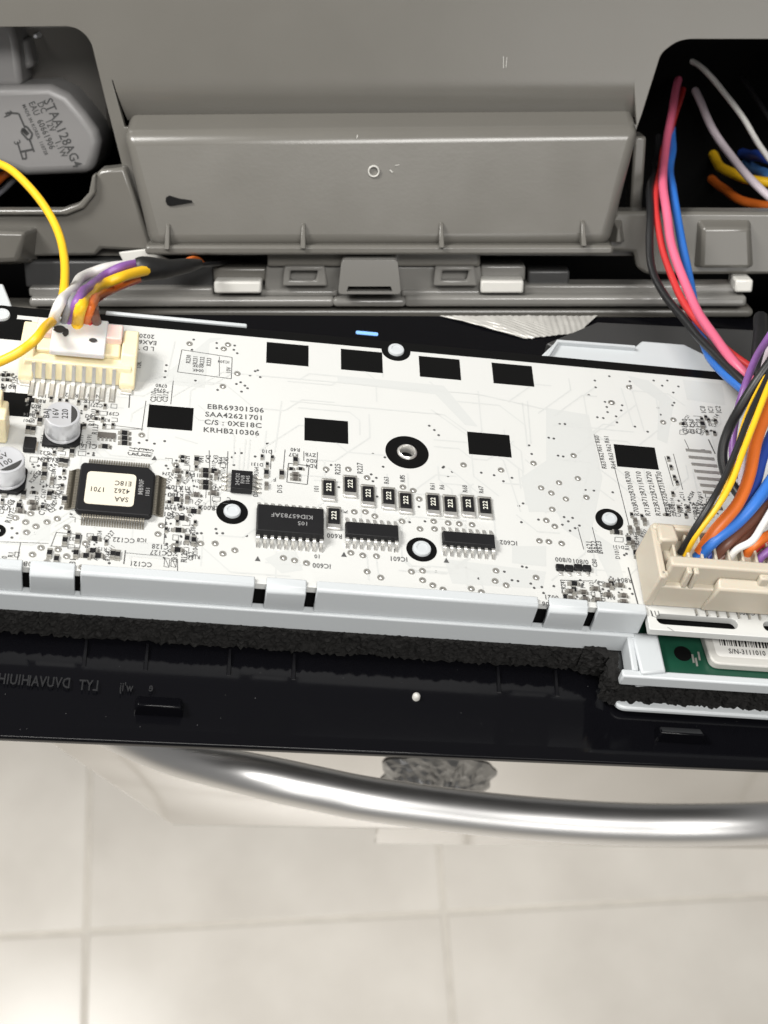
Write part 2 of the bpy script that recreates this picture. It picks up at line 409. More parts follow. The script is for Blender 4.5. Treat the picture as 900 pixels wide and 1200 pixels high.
# pocket cover standing proud of the panel
a0, a1 = h(146, 126), h(748, 122); f0, f1 = h(142, 158, 6.5), h(751, 152, 6.5); g0, g1 = h(177, 288, 11), h(713, 286, 11); k0, k1 = h(178, 292), h(712, 292)
MB().add([(*a0, -8), (*a1, -8), (*k1, 0), (*k0, 0), (f0[0], f0[1], 6.5), (f1[0], f1[1], 6.5), (g1[0], g1[1], 11), (g0[0], g0[1], 11)],
         [(0, 1, 5, 4), (1, 2, 6, 5), (2, 3, 7, 6), (3, 0, 4, 7), (4, 5, 6, 7), (3, 2, 1, 0)]).build('pocket_cover', 'grey_plastic', hou, bevel=2.4, seg=5)
q = h(438, 200, 7.6); MB().ring(q[0], q[1], 0.95, 1.3, 6, 8.75, 24).build('screw_boss', 'module_grey', hou, bevel=0.1)
q = h(208, 235, 8.4)
MB().prism([(q[0] - 2.3, q[1] + 0.9), (q[0] - 1.6, q[1] + 1.2), (q[0] + 0.4, q[1] + 0.6), (q[0] + 3.2, q[1] + 0.2), (q[0] + 3.4, q[1] - 0.1), (q[0] - 1.2, q[1] - 0.9), (q[0] - 2.1, q[1] - 0.7), (q[0] - 2.4, q[1] + 0.1)], 5, 9.85).build('black_mark', 'ink', hou)
sc_ = MB()
for p_, q_, n_, w_ in (((457, 199), (460, 202), 8.75, 0.25), ((463, 194), (468, 193), 8.7, 0.12), ((590, 66), (590, 80), 0.05, 0.1), ((594, 67), (593, 79), 0.05, 0.1), ((418, 162), (419, 158), 7.2, 0.2)):
    sc_.line(h(*p_, n_), h(*q_, n_), w_, n_)
sc_.build('scuff', 'module_grey', hou, recalc=False, kind='stuff')
# bottom ledge with its upright fins
l0, l1 = h(172, 284, 9), h(717, 282, 9); m0, m1 = h(172, 296, 10), h(717, 295, 10)
MB().prism(rounded([(l0[0], m0[1]), (l1[0], m0[1]), (l1[0], l0[1]), (l0[0], l0[1])], 1.0), 3, 12.6).build('ledge', 'grey_plastic', hou, bevel=0.6)
for x, y in ((198, 268), (356, 267), (517, 266), (682, 264)):
    t_ = h(x, y - 8, 9); u_ = h(x, y + 20, 10)
    MB().add([(u_[0] - .75, u_[1], 5), (u_[0] + .75, u_[1], 5), (t_[0] + .5, t_[1] + 1.5, 5), (t_[0] - .5, t_[1] + 1.5, 5), (u_[0] - .6, u_[1], 14), (u_[0] + .6, u_[1], 14), (t_[0] + .4, t_[1] - 0.5, 11.2), (t_[0] - .4, t_[1] - 0.5, 11.2)],
             [(0, 1, 2, 3), (4, 5, 6, 7), (0, 1, 5, 4), (1, 2, 6, 5), (2, 3, 7, 6), (3, 0, 4, 7)]).build('rib', 'grey_plastic', hou, bevel=0.2)
# lower side pieces
def plate_px(pts, n0, n1, name, m, bev=0.5, rad=0.0, par=None):
    poly = [h(x, y, n1) for x, y in pts]
    if rad: poly = rounded(poly, rad)
    return MB().prism(poly, n0, n1).build(name, m, par or hou, bevel=bev)
plate_px([(-200, 250), (70, 250), (93, 243), (107, 228), (111, 205), (118, 199), (146, 196), (178, 288), (170, 295), (118, 292), (112, 300), (-200, 304)], -2, 4, 'lower_panel', 'grey_plastic', 0.8)
plate_px([(-200, 246), (72, 246), (92, 239), (104, 226), (108, 206), (112, 204), (112, 226), (98, 244), (78, 252), (-200, 253)], 2, 5.6, 'lower_rim', 'grey_plastic', 0.4)
bx0 = [h(x, y, 4) for x, y in ((-120, 318), (42, 312), (46, 268), (-120, 262))]; bx1 = [h(x, y, 12) for x, y in ((-120, 312), (20, 306), (30, 272), (-120, 268))]
MB().loft([(p[0], p[1], 1) for p in bx0], [(p[0], p[1], 12) for p in bx1]).build('corner_block', 'grey_plastic', hou, bevel=0.9)
plate_px([(714, 262), (722, 248), (1100, 250), (1100, 322), (757, 322), (746, 314), (743, 296), (712, 294)], -2, 4, 'lower_panel', 'grey_plastic', 0.8)
for x0, x1 in ((712, 738), (812, 890)):
    q = [h(x, y, 7) for x, y in ((x0, 318 if x0 > 750 else 288), (x1, 318 if x0 > 750 else 288), (x1 - 4, 256), (x0 + 6, 256))]
    q2 = [h(x, y, 7) for x, y in ((x0 + 10, 314 if x0 > 750 else 284), (x1 - 10, 314 if x0 > 750 else 284), (x1 - 12, 268), (x0 + 12, 268))]
    MB().loft([(p[0], p[1], 2) for p in q], [(p[0], p[1], 7) for p in q2]).build('lower_block', 'grey_plastic', hou, bevel=0.7)
MB().box(*(h(738, 250, -6)[0], h(752, 250, -6)[0]), h(745, 248, -6)[1], h(745, 160, -6)[1], -14, -6).build('inner_post', 'grey_plastic', hou, bevel=0.6)
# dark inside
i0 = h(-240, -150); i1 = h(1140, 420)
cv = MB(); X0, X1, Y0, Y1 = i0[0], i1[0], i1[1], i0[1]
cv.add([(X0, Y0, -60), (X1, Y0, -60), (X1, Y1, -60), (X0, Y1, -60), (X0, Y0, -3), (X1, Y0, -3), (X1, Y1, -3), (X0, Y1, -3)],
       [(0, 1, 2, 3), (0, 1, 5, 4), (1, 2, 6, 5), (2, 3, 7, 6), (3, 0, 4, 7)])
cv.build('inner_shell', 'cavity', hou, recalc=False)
# centre piece under the ledge, with the latch bridge and side pockets
plate_px([(313, 292), (563, 292), (563, 313), (313, 313)], 2, 8, 'centre_lip', 'grey_plastic', 0.7)
plate_px([(312, 311), (563, 311), (566, 348), (309, 348)], 1, 6.5, 'centre_panel', 'grey_gloss', 0.6)
for x0, x1 in ((331, 384), (508, 560)):
    a = [h(x, y, 9.5) for x, y in ((x0, 336), (x1, 336), (x1 - 4, 313), (x0 + 2, 313))]; c = [h(x, y, 7) for x, y in ((x0 + 9, 327), (x1 - 14, 327), (x1 - 11, 315), (x0 + 10, 315))]
    MB().plate([(p[0], p[1]) for p in a], [[(p[0], p[1]) for p in c]], 6, 9).build('side_pocket', 'grey_gloss', hou, bevel=0.4)
lt = [h(x, y, 15) for x, y in ((396, 346), (470, 346), (466, 306), (400, 306))]; op = [h(x, y, 15) for x, y in ((406, 343), (460, 343), (458, 337), (408, 337))]
MB().plate(rounded(lt, 1.0), [op], 5, 14).build('latch_bridge', 'grey_gloss', hou, bevel=0.8, seg=3)
# rail across the foot of the housing
def rail(x0, x1, y0, y1, n0, n1, name, m, bev=0.4):
    p = h(x0, y1, n1); q = h(x1, y0, n1); return MB().box(p[0], q[0], p[1], q[1], n0, n1).build(name, m, hou, bevel=bev, seg=3)
rail(34, 392, 349, 360, 0, 9, 'rail', 'grey_gloss', 0.9); rail(474, 876, 347, 360, 0, 9, 'rail', 'grey_gloss', 0.9); rail(390, 476, 350, 360, 0, 9.5, 'rail', 'grey_gloss', 0.9)
rail(-60, 884, 361, 373, -4, 6.5, 'rail_foot', 'grey_plastic', 1.2)
rail(34, 250, 337, 348, 0, 6, 'rail_step', 'grey_gloss', 0.6); rail(305, 396, 340, 348, 0, 7.4, 'rail_step', 'grey_gloss', 0.6); rail(470, 564, 340, 348, 0, 7.4, 'rail_step', 'grey_gloss', 0.6); rail(614, 864, 334, 346, 0, 6, 'rail_step', 'grey_gloss', 0.6)
rail(30, 250, 306, 337, -6, 3.5, 'dark_shelf', 'dark_grey', 0.6)
rail(250, 312, 314, 330, -2, 5, 'bracket', 'grey_plastic', 0.6); rail(563, 616, 311, 330, -2, 5, 'bracket', 'grey_gloss', 0.6)
rail(618, 668, 317, 336, -2, 4, 'bracket', 'dark_grey', 0.6)
for x0, x1, y0, y1 in ((251, 306, 330, 344), (563, 614, 329, 344), (861, 883, 328, 343)):
    p = h(x0, y1, 9); q = h(x1, y0, 9); c_ = MB().box(p[0], q[0], p[1], q[1], 1, 9); c_.build('white_clip', 'white_clip', hou, bevel=0.5)
# pale flap above the rail at the wire sleeve
plate_px([(139, 296), (172, 292), (200, 305), (146, 310)], 4.5, 5.3, 'flap', 'white_clip', 0.2)

# ================================================================== VENT MOTOR IN THE LEFT OPENING
mo = thing('vent_motor', H.M, 'pale grey electric motor with printed wiring symbol inside the housing opening above the yellow wire', 'motor')
nb = -12
mp = [h(x, y, nb) for x, y in ((-60, 102), (20, 100), (58, 99), (80, 110), (100, 133), (114, 152), (118, 166), (114, 186), (108, 204), (30, 207), (0, 196), (-60, 190))]
MB().prism(mp, -34, nb).build('motor_body', 'motor_white', mo, bevel=2.2, seg=5)
fp = [h(x, y, -26) for x, y in ((-60, 26), (100, 26), (126, 60), (132, 150), (118, 205), (-60, 205))]
MB().prism(rounded(fp, 6), -36, -26).build('mounting_flange', 'motor_dark', mo, bevel=1.2)
fp = [h(x, y, -14) for x, y in ((-60, 22), (12, 22), (20, 50), (26, 103), (-60, 103))]
MB().prism(fp, -30, -14).build('bracket', 'motor_white', mo, bevel=1.5, seg=3)
fp = [h(x, y, -20) for x, y in ((18, 48), (32, 44), (40, 78), (24, 84))]
MB().prism(fp, -30, -20).build('bracket_web', 'motor_white', mo, bevel=1.0)
q = h(38, 44, -18); MB().cyl(q[0], q[1], -26, -21, 0.6, 0.5, 14).build('glint_stud', 'alu', mo, bevel=0.2)  # small bright stud standing in for a shining highlight
tx = MB(); zt_ = nb + 0.06; ang = math.radians(-69)
for t, x, y, sz, sx in (('STAA128AG4', 73, 156, 3.1, 0.86), ('DC   12V    1.1W', 61, 152, 2.1, 0.8), ('EAU  60661906', 49, 147, 2.1, 0.78), ('MADE IN KOREA  110728', 41, 152, 1.2, 0.85)):
    q = h(x, y, nb); tx.text(t, q[0], q[1], zt_, sz, ang, sx)
def hline(pts, w):
    for p, q in zip(pts, pts[1:]): tx.line(h(*p, nb), h(*q, nb), w, zt_)
hline([(8, 132), (22, 133), (29, 149)], 0.45); hline([(27, 150), (25, 155), (33, 164), (36, 163), (38, 157), (32, 149), (29, 148)], 0.5)
for k in range(5): hline([(26 + k, 154 + k), (29.5 + k, 150.5 + k * 1.1)], 0.7)
hline([(35, 164), (40, 178)], 0.45); hline([(39, 175), (24, 178)], 0.5); hline([(24, 178), (21, 168)], 0.4); hline([(26, 186), (31, 186), (30, 178)], 0.4); hline([(24, 178), (27, 187)], 0.4)
for t, x, y in (('1', 8, 136), ('2', 10, 133), ('3', 20, 167)): 
    q = h(x, y, nb); tx.text(t, q[0], q[1], zt_, 2.2, ang)
tx.build('printed_text', 'silk', mo, recalc=False)

# ================================================================== WHITE BOARD TRAY
tr = thing('board_tray', B.M, 'white plastic tray with clips that carries the circuit board', 'tray')
HT = -10.0
uS = b(752, 712)[0]                                   # where the tray steps forward
vS = B.loc(830, 796, -7)[1]                           # front of the stepped part
MB().box(uL + 20, uR - 20, vF - 0.6, 40, HT, HT + 1.2).build('tray_floor', 'tray_white', tr)
MB().box(uL + 20, uS - 0.5, vF + 0.05, vF + 0.6, HT + 1.3, -1.75).build('clip_gap_shade', 'cavity', tr)  # black box added so the gaps beside the clips look dark inside
MB().box(uL + 20, uS, vF - 1.9, vF - 0.1, HT, -5.2).build('front_wall', 'tray_white', tr, bevel=0.35, seg=3)
notch = [(-220, 22), (92, 298), (371, 628), (696, 752)]
for x0, x1 in notch:
    u0 = b(x0, 692)[0]; u1 = b(x1, 692)[0]
    MB().sect([(vF - 1.3, -5.2), (vF - 0.3, -5.2), (vF - 0.3, 0.05), (vF + 0.9, 0.05), (vF + 0.9, 0.75), (vF - 0.9, 0.8), (vF - 1.25, 0.4)], u0, u1).build('wall_segment', 'tray_white', tr, bevel=0.2)
for x0, x1 in ((31, 85), (312, 359), (641, 686)):
    u0 = b(x0, 692)[0]; u1 = b(x1, 692)[0]
    MB().sect([(vF - 1.2, -5.6), (vF - 0.3, -5.6), (vF - 0.3, 0.1), (vF + 1.1, 0.1), (vF + 1.1, 0.6), (vF - 0.5, 0.45), (vF - 1.45, -0.5), (vF - 1.5, -4.9)], u0, u1).build('clip', 'tray_white', tr, bevel=0.25)
for x in (26, 89, 304, 365, 633, 691):                # dark slots beside the clips, cut down into the front wall
    u = b(x, 692)[0]
    MB().add([(u - 0.75, vF - 1.95, -5.15), (u + 0.75, vF - 1.95, -5.15), (u + 0.4, vF - 1.95, -6.8), (u - 0.4, vF - 1.95, -6.8)], [(0, 1, 2, 3)])
# stepped part on the side of the display board
MB().sectv([(uS - 1.4, HT), (uS - 0.2, HT), (uS - 0.2, -5.6), (uS - 1.4, -5.6)], vS, vF).build('step_wall', 'tray_white', tr, bevel=0.3)
MB().box(uS - 3.2, uR - 20, vS - 1.2, vS + 0.4, -8.8, -6.0).build('front_wall', 'tray_white', tr, bevel=0.35)
q0 = B.loc(722, 825, -15)
MB().prism(rounded([(q0[0], q0[1] - 0.6), (uR - 20, q0[1] - 0.6), (uR - 20, q0[1] + 12), (q0[0] - 1.5, q0[1] + 12)], [2.0, 0, 0, 0]), -16.5, -15.2).build('step_foot', 'tray_white', tr, bevel=0.4)
q0 = B.loc(745, 745, -5.5); q1 = B.loc(782, 788, -5.5)
MB().prism([B.loc(x, y, -5.4) for x, y in ((740, 741), (771, 741), (781, 787), (752, 789))], HT, -5.4).build('side_pad', 'tray_white', tr, bevel=0.4)
# plates of the tray showing behind the back edge of the board
rp = [B.loc(x, y, -3) for x, y in ((630, 420), (652, 399), (744, 406), (752, 399), (802, 403), (838, 421), (872, 450), (866, 462))]
MB().prism(rp, -4.2, -3).build('rear_plate', 'tray_white', tr, bevel=0.4)
rp = [B.loc(x, y, -2.4) for x, y in ((640, 418), (652, 399), (744, 406), (745, 409), (654, 402), (644, 418))]
MB().prism(rp, -3.5, -2.0).build('rear_rim', 'tray_white', tr, bevel=0.2)
u0, u1 = b(122, 380)[0], b(289, 390)[0]
MB().box(u0, u1, 36.9, 37.7, -6, 0.3).build('rear_rim', 'tray_white', tr, bevel=0.25)
rp = [B.loc(x, y, -2) for x, y in ((-150, 356), (17, 366), (12, 352), (4, 332), (-150, 325))]
MB().prism(rp, -6, -2).build('rear_plate', 'tray_white', tr, bevel=0.4)

# ================================================================== FOAM STRIPS
def foam(name, label, path, h0, h1, depth, seed):
    m = MB(); P = []
    for p, q in zip(path, path[1:]):
        L_ = math.dist(p, q); k = max(2, int(L_ / 0.45)); P += [(p[0] + (q[0] - p[0]) * i / k, p[1] + (q[1] - p[1]) * i / k) for i in range(k)]
    P.append(path[-1]); nz = 14; prof = []
    for k in range(nz + 1): prof.append((0.0, h0 + (h1 - h0) * k / nz))
    for k in range(1, 6): prof.append((depth * k / 5, h1))
    K = len(prof)
    for i, (x, y) in enumerate(P):
        a = P[max(i - 1, 0)]; c = P[min(i + 1, len(P) - 1)]; tx_, ty_ = c[0] - a[0], c[1] - a[1]; L_ = math.hypot(tx_, ty_); n_ = (-ty_ / L_, tx_ / L_)
        for (o_, z) in prof:
            g = 0.55 * noise.noise(Vector((x * 0.9, y * 0.9 + seed, z * 0.35))) + 0.45 * noise.noise(Vector((x * 2.6, y * 2 + seed, z * 1.3))) + 0.25 * random.uniform(-1, 1)
            g2 = 0.25 * noise.noise(Vector((x * 1.7, seed, 9)))
            m.v.append((x + n_[0] * (o_ + g), y + n_[1] * (o_ + g), z + g2 + 0.3 * noise.noise(Vector((x * 2.1, z, seed)))))
    for i in range(len(P) - 1):
        for k in range(K - 1):
            a = i * K + k; m.f.append((a, a + K, a + K + 1, a + 1))
    o = m.build(name, 'foam', M=B.M, recalc=False, origin=(P[len(P) // 2][0], P[len(P) // 2][1], h0))
    return tag(o, label, 'foam strip')
foam('foam_strip', 'long rough black foam strip running under the white tray above the fascia', [(uL + 25, vF - 2.2), (b(700, 745)[0] + 1.5, vF - 2.2)], HF + 1.0, HT + 0.3, 3, 1)
qa = B.loc(722, 770, -11); q0f = B.loc(722, 825, -15)[1]
foam('foam_strip', 'short black foam strip wrapped round the stepped tray corner by the green board', [(qa[0] - 6.5, vF - 2.6), (qa[0] - 2.0, vF - 4), (uS - 4.8, vS + 0.2), (uS - 3.0, q0f + 0.7), (uR - 25, q0f + 0.7)], -15.7, -8.9, 2, 5)

# ================================================================== CIRCUIT BOARD
bd = thing('circuit_board', B.M, 'white printed circuit board crowded with chips, resistors and black windows', 'circuit board')
uC = b(864, 444)[0]; vB = 36.6
vX = b(830, 742)[1]; uX = b(757, 712)[0]
outl = [(uL + 22, vF), (uX, vF), (uX, vX), (uR - 22, vX), (uR - 22, 20), b(884, 500), b(868, 452), (uC, vB), (uL + 22, vB)]
sl = []
for x0, x1 in ((769, 866), (892, 990)):
    p = b(x0, 722); q = b(x1, 737); vm = b(818, 728)[1]
    r_ = 1.15; u0, u1 = p[0] + r_, q[0] - r_
    sl.append([(u0 + r_ * math.cos(t), vm + r_ * math.sin(t)) for t in [math.pi / 2 + math.pi * k / 8 for k in range(9)]] + [(u1 + r_ * math.cos(t), vm + r_ * math.sin(t)) for t in [-math.pi / 2 + math.pi * k / 8 for k in range(9)]])
hc = b(477, 530)
def circ(c, r, n=24): return [(c[0] + r * math.cos(2 * math.pi * k / n), c[1] + r * math.sin(2 * math.pi * k / n)) for k in range(n)]
MB().plate(outl, [circ(hc, 1.5)] + sl, -1.6, 0).build('board', 'pcb_white', bd, bevel=0.12)
MB().box(sl[0][9][0] * 0 + b(764, 728)[0], uR - 30, vX + 0.9, b(818, 717)[1], -2.4, -1.65).build('slot_shade', 'cavity', bd)  # black strip added under the slots in place of the shade there
# black printed border and light-blocking windows
MB().box(uL + 22, uC, 34.3, vB, 0.004, 0.03).build('black_border', 'black_mask', bd)
for x0, y0, x1, y1 in ((313, 402, 361, 430), (400, 409, 448, 437), (491, 417, 540, 446), (576, 425, 626, 453), (357, 490, 408, 521), (547, 505, 600, 537), (717, 520, 774, 551), (174, 473, 226, 505), (-16, 375, 34, 401), (-18, 460, 36, 490)):
    p = b(x0, y0); q = b(x1, y1); u = (p[0] + q[0]) / 2; v = 30.3 if y0 < 440 else (10.65 if y0 > 470 or x0 < 0 else 30)
    MB().cbox(u, v, 8.2, 5.8, 0.004, 0.05).build('window', 'black_mask', bd)
for x, y, ro, ri in ((477, 530, 4.1, 1.7), (272, 600, 2.8, 1.5), (494, 644, 2.75, 1.6), (714, 609, 2.65, 1.4), (464, 411, 2.9, 1.55), (2, 370, 2.9, 1.55), (-3, 622, 1.4, 0.5)):
    c = b(x, y); MB().ring(c[0], c[1], ri, ro, 0.004, 0.04, 48).build('printed_ring', 'black_mask', bd)
MB().lathe(hc[0], hc[1], [(1.45, -1.6), (1.45, 0.35), (1.55, 0.45), (1.8, 0.3), (1.9, 0.06)], 36).build('eyelet', 'solder', bd, smooth=True)
for x, y, r_ in ((272, 600, 1.52), (494, 644, 1.66), (714, 609, 1.42), (464, 411, 1.6), (2, 370, 1.6)):
    c = b(x, y); MB().lathe(c[0], c[1], [(r_, -2), (r_, 0.35), (r_ * 0.93, 0.55), (r_ * 0.6, 0.62), (r_ * 0.55, 0.5), (0.01, 0.5)], 32).build('locating_post', 'tray_white', tr, smooth=True)

# copper pours under the white mask: faint raised areas
po = MB()
for poly in ([(165, 415), (192, 423), (190, 440), (160, 447)], [(160, 447), (240, 455), (246, 402), (262, 396), (246, 396), (196, 436), (164, 441)], [(640, 478), (690, 486), (706, 560), (690, 640), (660, 620), (640, 560)], [(520, 655), (640, 670), (636, 690), (530, 684)],
             [(735, 440), (760, 446), (790, 470), (782, 520), (770, 515), (772, 470), (745, 452)], [(690, 620), (720, 640), (735, 690), (720, 692), (700, 650)], [(30, 600), (60, 606), (58, 634), (22, 632)], [(310, 655), (345, 640), (355, 668), (330, 672)],
             [(395, 440), (520, 452), (560, 500), (545, 498), (510, 462), (396, 448)], [(600, 640), (640, 640), (640, 664), (600, 660)], [(800, 445), (846, 450), (850, 475), (805, 468)], [(610, 560), (640, 540), (690, 548), (680, 600), (620, 600)], [(120, 632), (200, 640), (196, 656), (150, 652)]):
    pts_ = [b(*p) for p in poly]; po.add([(x, y, 0.004 + 0.0025 * len(po.f)) for x, y in pts_], [tuple(range(len(pts_)))])
po.build('copper_pour', 'pour', bd, kind='stuff')
tc_ = MB()
for path in ([(205, 400), (196, 440), (165, 446)], [(340, 470), (520, 486), (556, 512)], [(300, 440), (560, 462), (640, 480)], [(312, 505), (308, 550)], [(505, 480), (590, 540), (610, 600)], [(330, 470), (322, 530)], [(232, 520), (205, 512)],
             [(288, 515), (285, 550)], [(293, 515), (290, 550)], [(281, 525), (280, 550)], [(618, 470), (622, 520)], [(612, 472), (618, 524)], [(740, 455), (755, 506)], [(728, 455), (742, 500)], [(530, 660), (560, 670), (566, 690)], [(545, 655), (548, 690)], [(430, 650), (432, 680)], [(440, 650), (444, 676)]):
    for p, q in zip(path, path[1:]): tc_.line(b(*p), b(*q), 0.25, 0.040)
rt = random.Random(21)
for k in range(110):
    x, y = rt.uniform(20, 840), rt.uniform(440, 690)
    if y > 670 + x * 0.045: continue
    p = Vector(b(x, y)); a = rt.choice([0, 1, 2, 3]) * math.pi / 2
    for q_ in range(rt.choice([2, 3, 4])):
        L_ = rt.uniform(2, 11); q = p + Vector((math.cos(a), math.sin(a))) * L_
        if not (vF + 1 < q.y < 33 and q.x < uC - 3): break
        tc_.line(p, q, 0.28, 0.030 + 0.00002 * len(tc_.f)); p = q; a += rt.choice([-1, 1]) * math.pi / 4
tc_.build('trace', 'pour', bd, kind='stuff')

# --------------------------- vias
big = """625,543 677,561 655,566 634,572 646,578 663,585 687,583 647,597 640,610 650,617 632,634 643,635 658,637 628,677 717,472 672,534 625,543 543,545 587,551 737,454 716,472 777,495 789,492
411,648 425,651 441,652 430,670 446,677 482,670 495,669 495,680 507,686 519,691 552,690 564,694 581,669 580,681 593,686 492,620 509,620 471,611 508,611 525,613 538,614 553,615 415,600 428,600 439,605 382,550 408,550 430,560 484,575 491,585 472,571
222,403 267,404 262,409 278,438 261,453 166,510 235,637 252,637 261,649 275,645 332,654 345,657 359,660 18,607 30,612 42,617 55,612 67,608 78,618 36,602 31,624 48,642 38,650 78,652 75,663 55,659 68,644 100,637 96,665 206,545 204,640 189,616 185,626"""
small = """633,561 642,562 663,568 623,568 619,571 677,573 686,574 696,575 718,577 628,589 613,590 608,593 658,590 675,588 679,585 611,612 631,609 661,606 671,607 666,611 659,615 668,622 674,619 679,616 605,646 618,654 623,655 612,664 617,665 607,681 600,680 622,684 626,689 635,688 649,687 637,695
714,441 697,446 698,454 690,463 709,471 711,477 712,483 700,489 707,490 656,497 662,497 643,513 649,514 654,534 660,535 620,522 623,532 503,499 509,504 514,510 520,547 530,553 525,558 564,554 579,557 590,564 738,447 739,452 729,475 728,481 722,488 723,495 744,500 759,506 766,446 782,446 776,452 795,453 789,460 788,475 790,472 771,478 774,486
591,670 511,670 561,678 480,612 498,611 399,599 382,553 435,556 441,560 437,564 491,594 519,548 397,571 442,582 437,532 451,536 449,547 313,520 305,442 302,434 227,398 225,410 254,402 254,408 275,405 274,410 278,414 195,428 194,435 193,442 229,446 299,435 293,440 277,450 282,448 287,452 290,455 283,459 255,457 172,516 181,520 193,517 163,519 314,520 299,535 283,531 275,531 272,536 274,545 253,620 261,625 254,625 231,625 236,625 289,628
14,619 20,625 14,630 41,625 60,545 70,540 88,560 95,552 100,548 50,590 53,612 95,608 128,660 122,655 690,672 680,680 700,690 738,690 741,696 735,710 150,520 212,585 206,575 225,560 240,590 302,560 390,615 388,545 470,560 600,560"""
vi = MB(); vr = MB(); vs_ = MB()
seen = set()
for t in big.split():
    x, y = map(float, t.split(','))
    if t in seen: continue
    seen.add(t); c = b(x, y); vr.ring(c[0], c[1], 0.30, 0.62, 0.002, 0.10, 14); vi.disc(c[0], c[1], 0.03, 0.31, 10)
    vs_.lathe(c[0] + 0.05, c[1] - 0.08, [(0.30, 0.03), (0.22, 0.16), (0.01, 0.2)], 10)
for t in small.split():
    x, y = map(float, t.split(',')); c = b(x, y); vi.disc(c[0], c[1], 0.02, 0.27, 10)
vr.build('via_rim', 'solder_dull', bd, kind='stuff', smooth=True); vi.build('via_hole', 'silk_grey', bd, kind='stuff', recalc=False); vs_.build('via_solder', 'solder', bd, kind='stuff', smooth=True)

# --------------------------- silkscreen
sk = MB(); sg = MB(); Z = 0.055
def stx(t, x, y, sz, rot=180, sx=0.85, tgt=None): 
    c = b(x, y); (tgt or sk).text(t, c[0], c[1], Z, sz, math.radians(rot), sx)
def sln(p, q, w=0.13): sk.line(b(*p), b(*q), w, Z)
def spl(pts, w=0.13):
    for p, q in zip(pts, pts[1:]): sln(p, q, w)
for t, x, y in (('EBR69301506', 276, 479), ('SAA42621701', 274.5, 488), ('C/S : 0XE18C', 273, 497), ('KRHB210306', 271, 506)): stx(t, x, y, 1.75, 1.2, 1.0)
spl([(213, 410), (272, 419), (271, 444), (208, 436), (213, 410)]); spl([(257, 0 + 418), (257, 441)], 0.1)
for k in range(4): stx('R23%d' % k, 221 + 8 * k, 421 + 1.1 * k, 1.2, 90)
for k in range(2): stx('00%dK' % (k + 3), 232, 429 + k * 5, 1.1, 180)
stx('IC204', 262, 424, 1.0, 180); stx('10V', 268, 434, 1.2, 90)
for k, t in enumerate(('2020', 'EAX60', 'L D T')): stx(t, 172 - k, 394 + 7 * k, 1.6, 180)
stx('10K', 163, 428, 1.3, 90)
for k, t in enumerate(('0780', '0790')): stx(t, 189 - k * 2, 452 + 5 * k, 1.2)
for k in range(3): stx('C21%d' % k, 180 + 7 * k, 465, 1.4, 90)
spl([(203, 446), (200, 474)]); spl([(155, 418), (151, 478)], 0.2); spl([(171, 470), (166, 505)]); spl([(120, 503), (167, 503)], 0.1)
stx('R018', 10, 453, 1.5, 180); spl([(20, 443), (20, 450), (29, 450), (29, 446), (37, 446)]); spl([(139, 455), (146, 458), (150, 459), (151, 452)])
for k in range(9): stx('%d' % (9 - k), 38 + k * 11.6, 458 + k * 1.1, 1.0)
stx('CN101', 112, 464, 1.2); stx('R131', 52, 464, 1.3); stx('R132', 84, 463, 1.3)
for x, y, t, r in ((48, 470, 'R02', 180), (42, 476, 'R03', 180), (40, 484, 'R04', 60), (38, 492, 'R05', 60), (108, 470, 'C118', 180), (108, 493, 'R115', 90), (112, 503, 'R117', 90), (104, 523, 'C116', 180), (104, 488, 'D2', 0), (60, 523, 'EC01', 180), (54, 536, '0116', 60), (60, 539, 'R122', 180), (71, 560, 'CC1', 180), (70, 574, 'R123', 80), (44, 556, 'C24', 60),
                   (10, 592, 'C206', 60), (12, 606, 'R107', 80), (52, 597, 'C118', 70), (61, 598, 'C2', 45), (145, 633, 'CC122', 180), (166, 633, 'IC8', 180), (191, 641, 'CC128', 180), (189, 648, 'CC127', 180), (165, 661, 'CC121', 180), (36, 661, 'RA0B1', 180), (85, 662, 'C131', 90), (216, 652, 'R123', 90), (224, 652, 'C12', 90),
                   (205, 571, 'R103', 180), (206, 580, 'R100', 180), (203, 594, 'R121', 180), (204, 603, 'CC101', 180), (227, 578, 'R10', 180), (243, 595, 'R002', 180), (225, 555, 'IC1', 90), (236, 538, 'R41', 90), (244, 538, 'C42', 90), (253, 538, 'C43', 90), (259, 540, 'R44', 90), (265, 540, 'C45', 90),
                   (250, 572, 'D5', 90), (268, 585, 'C', 180), (313, 529, 'D10', 180), (346, 527, 'R40', 180), (344, 533, 'R37', 180), (364, 533, 'ZYB', 180), (365, 540, '0D0', 180), (365, 546, 'RD4', 180), (328, 573, 'D15', 90), (322, 562, 'F', 180), (371, 573, '101', 90), (396, 550, 'R225', 90), (422, 549, 'R227', 90),
                   (377, 663, 'IC600', 180), (372, 652, '10', 180), (467, 655, 'IC601', 180), (596, 636, 'IC602', 180), (462, 645, '1', 180), (392, 628, 'R600', 180), (453, 563, 'R63', 90), (472, 561, 'R65', 90), (507, 570, 'R61', 90), (518, 571, 'R6', 90), (545, 573, 'R68', 90), (564, 574, 'R67', 90), (405, 600, 'K', 90),
                   (660, 656, '0/800', 180), (680, 658, '0/801', 180), (697, 660, 'C80', 90), (720, 680, 'CN2', 150), (732, 680, 'R804', 180), (702, 683, 'C81', 150), (646, 700, '0021', 180), (644, 708, 'R006', 180), (704, 648, 'L', 90), (640, 703, '', 0),
                   (130, 516, '', 0), (5, 655, 'R0', 90), (13, 650, 'R1', 90), (20, 650, 'C2', 90), (162, 513, '', 0)):
    if t: stx(t, x, y, 1.45 if len(t) > 3 else 1.25, r)
